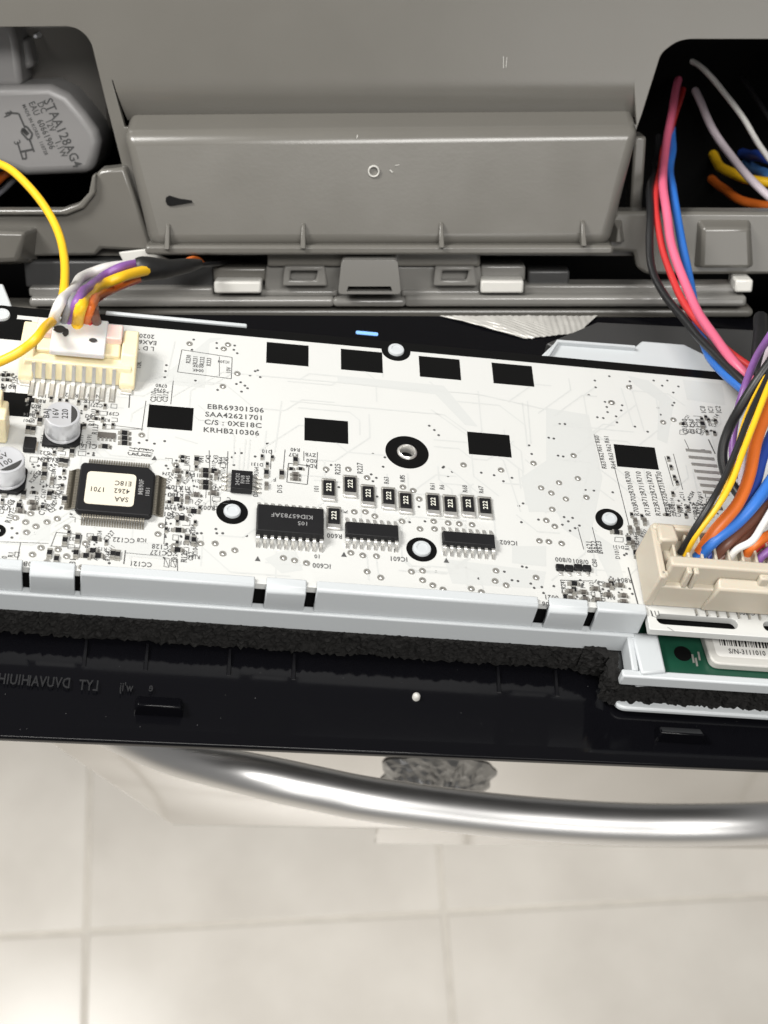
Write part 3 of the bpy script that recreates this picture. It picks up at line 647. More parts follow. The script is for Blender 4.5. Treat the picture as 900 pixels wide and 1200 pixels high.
for k, t in enumerate(('C11', 'R12', 'C13', 'R14', 'R15')): stx(t, 154 + k * 5.5, 529 + k * 0.5, 1.4, 80)
for k, t in enumerate(('R621', 'R622', 'R623')): stx(t, 691 + k * 5.6, 641, 1.5, 90)
spl([(677, 618), (684, 644)]); spl([(694, 618), (701, 646)]); spl([(657, 680), (660, 699)]); spl([(657, 680), (690, 681)]); spl([(701, 682), (706, 706)]); spl([(736, 665), (748, 710)], 0.25); spl([(245, 528), (247, 595)]); spl([(267, 529), (266, 556)]); spl([(168, 503), (120, 497)], 0.1)
for i, x in enumerate((736, 749, 761, 773)):
    for j in range(4): stx('R7%d%d' % (i, j), x + j * 3.2, 559 + j * 13, 1.4, 90, 0.9)
spl([(720, 548), (738, 620)]); spl([(768, 556), (782, 604)]); 
for j in range(4):
    for i in range(2): stx('R6%d' % (i + j), 700 + i * 11 + j * 2.6, 515 + j * 10, 1.3, 90, 0.9)
spl([(696, 509), (706, 549)], 0.1)
for i in range(3):
    for j in range(2): stx('C%d%d' % (i, j), 803 + i * 8, 496 + j * 8, 1.5, 90)
for i in range(5): stx('R8%d' % i, 788 + i * 9, 596, 1.6, 90)
for i in range(3): stx('IC%d' % i, 824 + i * 9, 480, 1.5, 90)
spl([(779, 535), (789, 570)]); spl([(789, 532), (800, 574)]); spl([(802, 515), (808, 528), (826, 527)]); spl([(830, 515), (838, 532)], 0.25)
spl([(243, 550), (241, 584)], 0.1); spl([(318, 527), (317, 550)]); spl([(334, 527), (332, 550)]); spl([(372, 530), (371, 550)]); spl([(356, 529), (356, 540)]); spl([(66, 624), (60, 640)]); spl([(66, 624), (96, 627)]); spl([(96, 627), (93, 643)]); spl([(93, 642), (58, 640)], 0.1)
spl([(0, 635), (57, 637)], 0.1); spl([(24, 636), (20, 658)]); spl([(0, 657), (22, 659)], 0.1); spl([(147, 645), (145, 661)], 0.2); spl([(147, 648), (190, 652)], 0.1); spl([(208, 655), (208, 671)]); spl([(194, 608), (192, 638)]); spl([(196, 608), (206, 607)])
for i in range(26): sln((141 + i * 2.6, 666 + i * 0.17), (142.5 + i * 2.6, 669 + i * 0.17), 0.35)
for i in range(2): spl([(193 + i * 8, 654), (199 + i * 8, 655), (198 + i * 8, 665), (192 + i * 8, 664), (193 + i * 8, 654), (198 + i * 8, 665)], 0.1)
spl([(58, 0 + 600), (58, 600)], 0.1); spl([(338, 543), (362, 546), (360, 568), (336, 565), (338, 543)], 0.15); spl([(782, 735), (790, 740)], 0.1); spl([(762, 715), (764, 722), (770, 724)], 0.1)
for k in range(3): spl([(763 + k * 4, 716), (765 + k * 4, 722)], 0.15)
stx('CN801', 873, 718, 1.4, 180)
for (x, y) in ((302, 655), (403, 650), (523, 657), (181, 537)):
    c = b(x, y); sk.add([(c[0] - 0.5, c[1] - 0.5, Z), (c[0] + 0.5, c[1] - 0.5, Z), (c[0], c[1] + 0.6, Z)], [(0, 1, 2)])
rr = random.Random(11)
def fill(x0, y0, x1, y1, dx, dy, pw=0.5):
    y = y0
    while y < y1:
        x = x0 + rr.uniform(0, dx * 0.5)
        while x < x1:
            t = rr.random(); X_, Y_ = x + rr.uniform(-1, 1), y + rr.uniform(-1, 1)
            if t < 0.40: stx(rr.choice(['R1', 'C1', 'R2', 'C2', 'R3', 'D1', 'C3']) + rr.choice('0123456789') + rr.choice(['', '1', '4', '7']), X_, Y_, rr.uniform(1.0, 1.3), rr.choice([180, 180, 90, 90, 60]))
            elif t < 0.62: fillparts.append((X_, Y_, rr.choice([0, 0, 90]), rr.choice(['small', 'small', 'resistor'])))
            elif t < 0.80:
                w_, h_ = rr.uniform(3, 5), rr.uniform(2, 3.5); spl([(X_ - w_, Y_ - h_), (X_ + w_, Y_ - h_ + 0.6), (X_ + w_ - 0.4, Y_ + h_ + 0.6), (X_ - w_ - 0.4, Y_ + h_), (X_ - w_, Y_ - h_)][:rr.choice([3, 4, 5])], 0.1)
            else:
                for q_ in range(rr.choice([2, 3])):
                    c = b(X_ + rr.uniform(-4, 4), Y_ + rr.uniform(-3, 3)); sk.disc(c[0], c[1], Z, rr.uniform(0.15, 0.3), 8)
            x += dx
        y += dy
fillparts = []
for bx_ in ((34, 470, 52, 502), (98, 476, 140, 503), (50, 515, 110, 535), (38, 538, 82, 598), (0, 580, 30, 600), (196, 540, 238, 600), (250, 545, 264, 600), (298, 545, 304, 585), (102, 628, 130, 660), (0, 440, 22, 458), (194, 605, 230, 660), (80, 600, 84, 660), (660, 685, 735, 706), (720, 625, 760, 650), (782, 580, 840, 606), (800, 490, 842, 512)):
    fill(*bx_, 11, 8)
sk.build('silkscreen_print', 'silk_grey', bd, recalc=False, kind='stuff')

# --------------------------- tiny surface-mount parts
bodies = {}
def chip_mesh(kind):
    w, l, hh, m = dict(resistor=(0.8, 1.6, 0.45, 'chip_black'), capacitor=(0.65, 1.3, 0.6, 'tan_chip'), small=(0.5, 1.0, 0.35, 'chip_black'))[kind]
    return w, l, hh, m
protos = {}
def tiny(x, y, rot, kind):
    c = b(x, y); r = math.radians(rot)
    w, l, hh, m = chip_mesh(kind)
    if kind not in protos:
        o = MB().cbox(0, 0, w, l * 0.62, 0.05, hh).build('chip_' + kind if kind != 'small' else 'chip_resistor', m, bd)
        e = MB().cbox(0, l * 0.41, w, l * 0.2, 0.05, hh + 0.02).cbox(0, -l * 0.41, w, l * 0.2, 0.05, hh + 0.02).cbox(0, l * 0.62, w * 1.1, l * 0.25, 0.005, 0.1).cbox(0, -l * 0.62, w * 1.1, l * 0.25, 0.005, 0.1).build('end_caps', 'solder_dull', o)
        protos[kind] = (o, e); o.location = (c[0] * .001, c[1] * .001, 0); o.rotation_euler = (0, 0, r)
    else:
        o0, e0 = protos[kind]; o = dup(o0, (c[0], c[1], 0), bd, r); dup(e0, (0, 0, 0), o)
def run(kind, rot, s):
    for t in s.split():
        x, y = map(float, t.split(',')); tiny(x, y, rot, kind)
run('resistor', 0, '33,503 39,504 72,541 77,542 52,557 58,580 76,634 91,631 58,649 66,656 89,649 132,650 138,651 219,632 227,634 346,540 22,594 312,555 330,556')
run('resistor', 90, '241,552 241,558 241,566 241,572 111,632 109,646 101,652 115,652 209,622 213,608 227,600 123,524 146,508 146,514 146,520 207,586')
run('capacitor', 0, '61,564 210,561 219,586 312,570 253,558 744,612 755,612 738,621 741,638 747,622')
run('capacitor', 90, '38,590 40,596 24,600 208,553 250,579 230,581 346,557 346,562 668,694 668,702 683,695 685,703 697,691 699,704 712,698 712,687 726,687 730,699 730,706')
run('small', 90, '214,536 214,541 341,550 352,550 10,440 4,440 9,446')
run('small', 0, '307,536 319,537 313,545 70,470 78,471 60,468 92,472 100,478 114,484 120,492 96,500 783,538 786,548 790,560 793,566 740,604 752,606 822,492 830,493 838,494 828,507 837,508')
for X_, Y_, r_, k_ in fillparts: tiny(X_, Y_, r_, k_)
# row of empty solder pads beside the wires
for k in range(7):
    c = b(822 + k * 3.4, 529 + k * 8.2); pd = MB().cbox(c[0] - 0.6, c[1], 5.2, 0.75, 0.004, 0.09)
    pd.build('solder_pad', 'solder_dull', bd, bevel=0.04)
# two black jumper blobs
for x in (661, 682):
    c = b(x, 667); MB().cbox(c[0] - 0.8, c[1], 1.5, 1.3, 0.02, 0.7).cbox(c[0] + 0.85, c[1], 1.5, 1.3, 0.02, 0.66).build('small_diode', 'chip_black', bd, bevel=0.15)
    MB().cbox(c[0] - 0.8, c[1] - 1.1, 0.7, 0.9, 0.01, 0.3).cbox(c[0] + 0.85, c[1] - 1.1, 0.6, 0.9, 0.01, 0.28).build('diode_lead', 'solder', bd, bevel=0.1)
c = b(35, 524); MB().cbox(c[0], c[1], 2.1, 3.0, 0.1, 1.2).build('diode', 'chip_black', bd, bevel=0.15); MB().cbox(c[0] + 0.9, c[1], 1.0, 2.2, 0.02, 0.4).cbox(c[0], c[1] + 1.6, 1.2, 0.7, 0.02, 0.4).build('diode_lead', 'solder', bd)
c = b(125, 511); MB().cbox(c[0], c[1], 3.2, 1.3, 0.05, 0.35).build('resistor_network', 'tan_chip', bd, bevel=0.06)
for k in range(5):
    MB().cbox(c[0] - 1.4 + k * 0.7, c[1] - 0.95, 0.3, 0.7, 0.01, 0.25).build('lead', 'solder_dull', bd)

# --------------------------- power resistors
R0 = None
for x, y in ((385, 573), (410, 569), (431, 580), (455, 583), (475, 588), (507, 590), (527, 592), (548, 592), (568, 594), (391, 606)):
    c = b(x, y + 1)
    if R0 is None:
        o = MB().cbox(0, 0, 2.0, 3.4, 0.1, 0.75).build('power_resistor', 'chip_black', bd, bevel=0.08)
        parts = [MB().box(-1.3, 1.3, -2.9, -1.72, 0.02, 0.62).build('solder_end', 'solder', o, bevel=0.22),
                 MB().box(-1.3, 1.3, 1.72, 2.3, 0.02, 0.6).build('solder_end', 'solder_dull', o, bevel=0.15),
                 MB().box(-1.28, -1.02, -1.7, 1.7, 0.02, 0.45).box(1.02, 1.28, -1.7, 1.7, 0.02, 0.45).build('side_pad', 'solder_dull', o)]
        tt = MB().text('222', 0, 0, 0.77, 1.25, math.radians(90), 1.0); parts.append(tt.build('printed_value', 'mark_white', o, recalc=False))
        R0 = (o, parts); o.location = (c[0] * .001, c[1] * .001, 0)
    else:
        o = dup(R0[0], (c[0], c[1], 0), bd)
        for p in R0[1]: dup(p, (0, 0, 0), o)

# --------------------------- driver chips in two rows of gull-wing leads
def lead_mesh(w, out, top, hang=0.0):
    return MB().loft([(-w / 2, 0, top - 0.1), (-w / 2, -0.45, top - 0.1), (-w / 2, -0.75, 0.25), (-w / 2, -out, 0.16), (-w / 2, -out, 0.02), (-w / 2, -0.95, 0.02), (-w / 2, -0.6, top + 0.02), (-w / 2, -0.5, top + 0.1), (-w / 2, 0, top + 0.1)][::-1],
                     [(w / 2, 0, top - 0.1), (w / 2, -0.45, top - 0.1), (w / 2, -0.75, 0.25), (w / 2, -out, 0.16), (w / 2, -out, 0.02), (w / 2, -0.95, 0.02), (w / 2, -0.6, top + 0.02), (w / 2, -0.5, top + 0.1), (w / 2, 0, top + 0.1)][::-1])
def soic(name, x0, x1, yb, yf, hh, n, texts, lw=0.55, out=2.0):
    xm = (x0 + x1) / 2; vb = B.loc(xm, yb, hh)[1]; vf = B.loc(xm, yf, 0.35)[1]
    u0 = B.loc(x0, yf, 0.4)[0]; u1 = B.loc(x1, yf, 0.4)[0]; i = 0.22
    mz = hh * 0.5
    bo = MB().loft([(u0 + i, vf + i, 0.15), (u1 - i, vf + i, 0.15), (u1 - i, vb - i, 0.15), (u0 + i, vb - i, 0.15)], [(u0, vf, mz), (u1, vf, mz), (u1, vb, mz), (u0, vb, mz)])
    bo.loft([(u0, vf, mz), (u1, vf, mz), (u1, vb, mz), (u0, vb, mz)], [(u0 + i, vf + i, hh), (u1 - i, vf + i, hh), (u1 - i, vb - i, hh), (u0 + i, vb - i, hh)])
    o = bo.build(name, 'chip_black', bd, bevel=0.1)
    ld = lead_mesh(lw, out, mz); pitch = (u1 - u0 - 0.9) / (n - 1); me = None
    for k in range(n):
        for side in (0, 1):
            if me is None: l = ld.build('lead', 'solder', o); me = l
            else: l = me.copy(); COL.objects.link(l)
            l.parent = o; l.location = Vector((u0 + 0.45 + k * pitch, vf if side == 0 else vb, 0)) * 0.001; l.rotation_euler = (0, 0, 0 if side == 0 else math.pi)
    tt = MB()
    for t, fx, fy, sz in texts: tt.text(t, u0 + (u1 - u0) * fx, vf + (vb - vf) * fy, hh + 0.02, sz, math.pi)
    if texts: tt.build('marking', 'mark_grey', o, recalc=False)
    return o
soic('driver_chip', 299, 379, 592, 633, 2.3, 10, (('KID65783AF', 0.52, 0.62, 1.3), ('105', 0.68, 0.38, 1.2)))
soic('driver_chip', 404, 467, 612, 634, 1.6, 8, (), 0.5, 1.9)
soic('driver_chip', 518, 580, 623, 643, 1.6, 8, (), 0.5, 1.9)
# memory chip with leads to the sides
hh = 1.5; vb = B.loc(284, 551, hh)[1]; vf = B.loc(282, 578, 0.3)[1]; u0 = B.loc(270, 577, 0.4)[0]; u1 = B.loc(295, 578, 0.4)[0]
mc = MB().box(u0, u1, vf, vb, 0.15, hh).build('memory_chip', 'chip_black', bd, bevel=0.12)
tt = MB()
for k, t in enumerate(('24C02', 'RN8', '1045')): tt.text(t, u0 + (u1 - u0) * (0.3 + 0.24 * k), (vb + vf) / 2, hh + 0.02, 1.0, math.pi / 2)
tt.build('marking', 'mark_grey', mc, recalc=False)
ld = lead_mesh(0.45, 1.7, 0.8); me = None
for k in range(4):
    for side in (0, 1):
        if me is None: l = me = ld.build('lead', 'solder', mc)
        else: l = me.copy(); COL.objects.link(l)
        l.parent = mc; l.location = Vector((u1 if side else u0, vf + (vb - vf) * (0.14 + 0.24 * k), 0)) * 0.001; l.rotation_euler = (0, 0, math.pi / 2 if side else -math.pi / 2)
# quad flat package
hh = 1.5; vb = B.loc(142, 544, hh)[1]; vf = B.loc(131, 606, 0.5)[1]; u0 = B.loc(87, 602, 0.6)[0]; u1 = B.loc(178, 608, 0.6)[0]; k_ = 0.6
def oct_(i): return [(u0 + k_, vf + i), (u1 - k_, vf + i), (u1 - i, vf + k_), (u1 - i, vb - 1.5), (u1 - 1.5, vb - i), (u0 + k_, vb - i), (u0 + i, vb - k_), (u0 + i, vf + k_)]
bo = MB().loft([(x, y, 0.15) for x, y in oct_(0.25)], [(x, y, 0.8) for x, y in oct_(0)]).loft([(x, y, 0.8) for x, y in oct_(0)], [(x, y, hh) for x, y in oct_(0.25)])
qf = bo.build('microcontroller', 'chip_black', bd, bevel=0.12)
lq = MB(); base = lead_mesh(0.24, 1.9, 0.7); N_ = 25
for side in range(4):
    for k in range(N_):
        f = (k + 0.5) / N_; a = [0, math.pi / 2, math.pi, -math.pi / 2][side]; c_, s_ = math.cos(a), math.sin(a)
        ox, oy = [(u0 + 1.2 + (u1 - u0 - 2.4) * f, vf), (u1, vf + 1.2 + (vb - vf - 2.4) * f), (u0 + 1.2 + (u1 - u0 - 2.4) * f, vb), (u0, vf + 1.2 + (vb - vf - 2.4) * f)][side]
        lq.add([(ox + x * c_ - y * s_, oy + x * s_ + y * c_, z) for x, y, z in base.v], base.f)
lq.build('leads', 'lead_dark', qf, kind='stuff')
s0 = B.loc(101, 593, hh); s1 = B.loc(157, 554, hh); uc = (s0[0] + s1[0]) / 2 ; vc = B.loc(129, 573, hh)[1]; sw = 8.5; sl_ = 7.5
st = MB().prism(rounded([(uc - sw / 2, vc - sl_ / 2), (uc + sw / 2, vc - sl_ / 2), (uc + sw / 2, vc + sl_ / 2), (uc - sw / 2, vc + sl_ / 2)], 0.9), hh, hh + 0.06).build('sticker', 'sticker', qf)
tt = MB()
for t, du, dv in (('SAA', 2.1, -1.9), ('4262', 2.0, 0.0), ('1701', -2.2, 0.0), ('E18C', 2.1, 1.8)): tt.text(t, uc + du, vc + dv - 0.3, hh + 0.08, 1.55, math.pi, 0.82)
tt.build('sticker_print', 'silk', st, recalc=False)
tt = MB(); tt.text('MB90F', uc + sw / 2 + 1.0, vc + 1, hh + 0.02, 1.2, math.pi / 2).text('1051', uc + sw / 2 + 2.2, vc, hh + 0.02, 1.0, math.pi / 2); tt.build('marking', 'mark_grey', qf, recalc=False)

# --------------------------- electrolytic capacitors
for k, (x, y, rot) in enumerate(((73, 485, 95), (7, 538, 40))):
    hc_ = 5.5; c = B.loc(x, y, hc_); r_ = 3.15
    bs = MB().prism([(c[0] - 3.3, c[1] - 3.3), (c[0] + 2.2, c[1] - 3.3), (c[0] + 3.3, c[1] - 2.2), (c[0] + 3.3, c[1] + 2.2), (c[0] + 2.2, c[1] + 3.3), (c[0] - 3.3, c[1] + 3.3)], 0.1, 0.8)
    cap = MB().lathe(c[0], c[1], [(0.01, 0.8), (r_ - 0.3, 0.8), (r_, 1.0), (r_, 1.3), (r_ - 0.14, 1.5), (r_, 1.75), (r_, hc_ - 0.25), (r_ - 0.08, hc_ - 0.06), (r_ - 0.3, hc_), (r_ - 0.45, hc_ - 0.03), (0.01, hc_ - 0.03)], 40).build('electrolytic_capacitor', 'alu', bd, smooth=True)
    bs.build('base', 'chip_black', cap, bevel=0.1)
    a = math.radians(rot - 90); dk = [(c[0] + 2.65 * math.cos(t), c[1] + 2.65 * math.sin(t)) for t in [a - 0.95 + 1.9 * i / 12 for i in range(13)]]
    MB().add([(x_, y_, hc_) for x_, y_ in dk], [tuple(range(len(dk)))]).build('polarity_mark', 'silk', cap, recalc=False)
    tt = MB()
    for j, t in enumerate((('220', '16V', 'BAJ') if k == 0 else ('100', '16V', '0S'))):
        o_ = 1.1 - j * 1.6
        tt.text(t, c[0] - 0.6 + o_ * math.cos(a), c[1] + o_ * math.sin(a), hc_ + 0.0, 1.5, a + math.pi / 2)
    tt.build('printed_value', 'silk', cap, recalc=False)
    MB().cbox(c[0], c[1] - 3.6, 0.9, 0.8, 0.02, 0.3).cbox(c[0], c[1] + 3.6, 0.9, 0.8, 0.02, 0.3).build('solder_foot', 'solder_dull', cap)

# --------------------------- nine-way cream connector
cu0 = b(22, 452)[0]; cu1 = b(156, 461)[0]; cvf = B.loc(88, 442, 1.5)[1]; cvb = cvf + 9.5; CH = 5.0
cn = MB().loft([(cu0, cvf, 0.1), (cu1, cvf, 0.1), (cu1, cvb, 0.1), (cu0, cvb, 0.1)], [(cu0 + 0.6, cvf + 1.2, CH - 1.2), (cu1 - 0.6, cvf + 1.2, CH - 1.2), (cu1 - 0.6, cvb, CH - 1.2), (cu0 + 0.6, cvb, CH - 1.2)]).build('pin_header', 'cream', bd, bevel=0.3)
for (a0_, a1_) in ((cu0 - 0.3, cu0 + 2.4), (cu1 - 2.7, cu1 + 0.2)):
    MB().sect([(cvf - 0.9, 0.05), (cvb + 0.3, 0.05), (cvb + 0.3, CH + 0.4), (cvf + 3.2, CH + 0.4), (cvf + 2.2, CH - 1.0), (cvf - 0.7, 1.4)], a0_, a1_).build('end_wall', 'cream', cn, bevel=0.35)
    MB().box(a0_ + 0.4, a1_ - 0.4, cvf - 2.0, cvf - 0.8, 0.05, 0.5).build('anchor_tab', 'solder', cn, bevel=0.1)
MB().box(cu0 + 2.6, cu1 - 3, cvf + 3.2, cvb, CH - 1.3, CH - 0.2).build('top_ledge', 'cream', cn, bevel=0.35)
for a0_, a1_ in ((cu0 + 2.2, cu0 + 5.2), (cu1 - 7.5, cu1 - 2.8)):
    MB().box(a0_, a1_, cvf + 6.2, cvb + 0.6, CH - 0.4, CH + 1.3).build('lock_shoulder', 'pink_clear', cn, bevel=0.3)
pp = None
for k in range(9):
    x = 38.5 + k * 11.75; c = (b(x, 449 + k * 1.15)[0], cvf - 2.0)
    if pp is None:
        pp = MB().sect([(3.2, 3.5), (2.7, 3.6), (1.5, 0.6), (0.9, 0.3), (-1.9, 0.22), (-1.9, 0.02), (1.2, 0.02), (1.9, 0.3), (3.2, 3.2)], -0.32, 0.32).build('pin', 'solder', cn)
        pq = MB().cbox(0, -0.5, 1.15, 3.6, 0.004, 0.10).build('pad', 'solder_dull', pp)
        pp.location = Vector((c[0], c[1], 0)) * .001
    else:
        l = pp.copy(); COL.objects.link(l); l.parent = cn; l.location = Vector((c[0], c[1], 0)) * .001; dup(pq, (0, 0, 0), l)
# little cream socket at the frame's edge
c = b(-4, 512); MB().prism(rounded([(c[0] - 6, c[1] - 1.6), (c[0] + 2.0, c[1] - 1.6), (c[0] + 2.0, c[1] + 3), (c[0] - 6, c[1] + 3)], 0.5), 0.1, 6.5).build('socket', 'cream', bd, bevel=0.4)
MB().box(c[0] - 0.2, c[1] * 0 + c[0] * 0 + c[0] + 1.0, c[1] + 1.0, c[1] + 3.6, 0.1, 8.5).build('socket_tab', 'cream', bd, bevel=0.3)

# --------------------------- large beige multiway header
qx = b(754, 710); gu0 = qx[0]; gvf = qx[1]; gvb = gvf + 12.0; GH = 8.4; gu1 = gu0 + 45
gh = MB().sectv([(gu0, 0.1), (gu0 + 1.6, 0.1), (gu0 + 1.9, GH), (gu0 + 0.6, GH)], gvf, gvb).build('multiway_header', 'beige', bd, bevel=0.35, seg=3)
MB().box(gu0 + 1.2, gu1, gvf + 0.05, gvf + 1.5, 0.1, GH - 2.6).build('front_wall', 'beige', gh, bevel=0.4, seg=3)
MB().sect([(gvf + 0.1, GH - 3.2), (gvf + 1.5, GH - 3.2), (gvf + 1.7, GH), (gvf + 0.5, GH)], gu0 + 0.8, gu0 + 2.4).build('corner_post', 'beige', gh, bevel=0.4)
MB().box(gu0 + 0.8, gu1, gvb - 1.4, gvb, 0.1, GH + 0.5).build('back_wall', 'beige', gh, bevel=0.4)
MB().box(gu0 + 1, gu1, gvf + 0.3, gvb - 0.3, 0.1, 1.4).build('header_floor', 'beige', gh)
MB().prism([(gu0 + 1.4, gvb - 4.5), (gu0 + 5.0, gvb - 4.2), (gu0 + 4.6, gvb - 0.5), (gu0 + 1.4, gvb - 0.5)], 1, GH + 1.0).build('guide_block', 'beige', gh, bevel=0.5)
lx0 = B.loc(822, 712, 0.6)[0]
MB().add([(lx0 - 0.2, gvf - 0.5, 0.4), (gu1, gvf - 0.5, 0.4), (gu1, gvf + 0.6, 0.4), (lx0 - 0.2, gvf + 0.6, 0.4), (lx0 + 0.9, gvf - 0.9, GH - 1.2), (gu1, gvf - 0.9, GH - 1.2), (gu1, gvf + 1.2, GH - 0.3), (lx0 + 0.9, gvf + 1.2, GH - 0.3)],
         [(0, 1, 2, 3), (4, 5, 6, 7), (0, 1, 5, 4), (1, 2, 6, 5), (2, 3, 7, 6), (3, 0, 4, 7)]).build('latch_plate', 'beige', gh, bevel=0.4)
for k in range(14):
    u = lx0 - 1.0 + k * 1.95; MB().box(u - 0.14, u + 0.14, gvf - 1.4, gvf - 0.2, 0.03, 0.5).build('pin', 'solder_dull', gh)

# ================================================================== DISPLAY BOARD (green, under the tray step)
db = thing('display_board', B.M, 'small green circuit board with a barcode labelled module beneath the beige connector', 'circuit board')
HG = -8.2
MB().box(uS, uR - 22, vS + 0.4, vF + 8, HG, HG + 1.2).build('board', 'green_pcb', db)
c = B.loc(800, 766, HG + 1.2); MB().cyl(c[0], c[1], HG + 1.2, HG + 1.26, 1.6, n=28).build('hole', 'cavity', db)
q0 = B.loc(833, 777, HG + 3)
md = MB().prism(rounded([(q0[0] + 0.3, q0[1]), (uR - 24, q0[1]), (uR - 24, q0[1] + 14), (q0[0] - 1.2, q0[1] + 14)], [1.6, 0, 0, 0]), HG + 1.2, HG + 3.0).build('module', 'module_grey', db, bevel=0.3)
lb = MB().prism(rounded([(q0[0] + 1.4, q0[1] + 1.6), (uR - 24, q0[1] + 1.6), (uR - 24, q0[1] + 13), (q0[0] + 0.6, q0[1] + 13)], [1.0, 0, 0, 0]), HG + 3.0, HG + 3.06).build('barcode_label', 'label_white', md)
bc = MB(); u = q0[0] + 2.4; rr = random.Random(3)
while u < uR - 30:
    w_ = rr.choice((0.12, 0.12, 0.22, 0.34)); bc.box(u, u + w_, q0[1] + 4.0, q0[1] + 12, HG + 3.06, HG + 3.08); u += w_ + rr.choice((0.12, 0.2, 0.3))
for k, t in enumerate(('S/N-3111010', '10921132-1Z', '110711')): bc.text(t, q0[0] + 7.2 + 12.5 * k, q0[1] + 2.8, HG + 3.08, 1.5, 0, 0.8)
bc.build('barcode_print', 'ink', lb, recalc=False, kind='stuff')
for x, y in ((812, 772), (816, 776), (819, 769)):
    c = B.loc(x, y, HG + 1.2); MB().cbox(c[0], c[1], 0.35, 1.8, HG + 1.2, HG + 1.3).build('trace', 'solder_dull', db)

# ================================================================== WIRES
def wpath(pts, n=9):
    out = []
    for p in pts:
        x, y, s = p; 
        out.append(ray(x, y) * (s if s < 1.0 and s > 0.05 else B.depth(x, y, s)))      # depth in metres, or height over the board in mm
    return spline([W(p) * 1000 for p in out], n)
def wire(pts, wpx, col, parent=None, label=None, group=None, name='wire', n=10, rough=True):
    P = wpath(pts); mid = (P[len(P) // 2] / 1000 - CAM)
    dpt = mid.dot(Wd((0, 0, -1))); r_ = wpx / 2 / FPX * dpt * 1000
    sd = random.uniform(0, 90); L_ = len(P)
    P = [p + Vector((noise.noise(p * 0.06 + Vector((sd, 0, 0))), noise.noise(p * 0.06 + Vector((0, sd, 0))), noise.noise(p * 0.06 + Vector((0, 0, sd))))) * 0.7 for p in P]
    o0 = P[0] if parent is None else Vector((0, 0, 0))
    m = MB().tube([p - o0 for p in P], r_, n)
    if parent is None:
        o = m.build(name, 'wire_' + col, smooth=True, M=Matrix.Translation(o0 * 0.001)); tag(o, label, 'wire', group)
    else:
        o = m.build(name, 'wire_' + col, smooth=True); o.parent = parent; o.matrix_parent_inverse = parent.matrix_world.inverted()
        if label: o['label'] = label
    return o
wire([(-40, 182, .325), (-12, 187, .322), (15, 200, .318), (45, 232, .313), (66, 268, .308), (75, 305, .302), (74, 335, .296), (65, 368, .289), (50, 393, 14.), (26, 414, 12.), (-4, 428, 10.), (-40, 440, 8.)], 10.5, 'yellow', label='single yellow wire looping over the cream connector from the edge of the frame')
g = 'wires hanging from the dark opening'
wire([(772, 160, .382), (768, 190, .372), (763, 215, .347), (759, 255, .337), (763, 300, .331), (780, 348, .322), (808, 384, .313), (838, 414, .305), (866, 444, .298), (890, 470, .294)], 9.5, 'black', label='black wire bowing outermost in front of the grey pocket cover beside the red wire', group=g)
wire([(814, 36, .415), (808, 80, .405), (792, 130, .386), (778, 175, .368), (771, 212, .347), (771, 250, .338), (778, 300, .331), (795, 345, .323), (822, 380, .316), (850, 410, .308), (888, 438, .302)], 8.5, 'red', label='bright red wire between the black and the pink wire of the hanging bundle', group=g)
wire([(803, 36, .412), (799, 75, .402), (788, 125, .385), (780, 175, .366), (777, 218, .343), (783, 268, .333), (797, 318, .326), (815, 358, .319), (838, 393, .309), (862, 425, .301), (892, 456, .298)], 11, 'pink', label='pink wire running down the middle of the hanging bundle', group=g)
wire([(790, 150, .380), (786, 190, .362), (789, 230, .343), (798, 280, .336), (806, 318, .332), (811, 345, .328), (816, 378, .323), (828, 412, .312), (848, 437, .303), (872, 456, .297), (900, 478, .296)], 10.5, 'blue', label='bright blue wire that passes behind the pink wire and under the harness', group=g)
g2 = 'wires inside the dark opening'
wire([(806, 70, .395), (822, 78, .392), (846, 102, .386), (872, 140, .378), (905, 192, .37), (940, 240, .37)], 7, 'white', label='thin white wire arching highest inside the dark opening', group=g2)
wire([(812, 100, .398), (822, 120, .392), (838, 155, .384), (862, 190, .374), (885, 215, .368), (915, 240, .364), (950, 262, .364)], 10, 'lilac', label='pale pinkish wire curving below the thin white wire in the opening', group=g2)
wire([(806, 110, .42), (822, 150, .412), (836, 182, .402), (850, 200, .386), (876, 213, .378), (910, 217, .374), (960, 222, .374)], 12, 'yellow', label='yellow wire deep in the dark opening below the pale pinkish wire', group=g2)
wire([(806, 170, .42), (822, 196, .412), (836, 213, .402), (858, 229, .386), (885, 239, .380), (910, 243, .376), (960, 247, .376)], 11, 'orange', label='orange red wire lowest in the dark opening', group=g2)
wire([(820, 168, .42), (846, 175, .412), (870, 180, .402), (890, 184, .384), (912, 190, .378), (960, 200, .378)], 13, 'navy', label='dark blue wire upper of the two blue wires in the opening', group=g2)
wire([(830, 176, .42), (856, 186, .412), (878, 195, .400), (895, 203, .380), (915, 211, .374), (960, 226, .374)], 13, 'lightblue', label='light blue wire lower of the two blue wires in the opening', group=g2)
wire([(830, 62, .41), (866, 88, .396), (886, 116, .386), (912, 156, .378), (950, 215, .378)], 6, 'black', label='thin black wire beside the white one inside the dark opening', group=g2)
wire([(-30, 225, .375), (-6, 214, .372), (8, 203, .370), (24, 195, .376)], 10, 'orange', label='orange wire end in the shade under the pale motor')
wire([(-30, 245, .380), (0, 225, .377), (14, 212, .374), (30, 200, .380)], 8, 'grey', label='grey wire end in the shade under the pale motor')

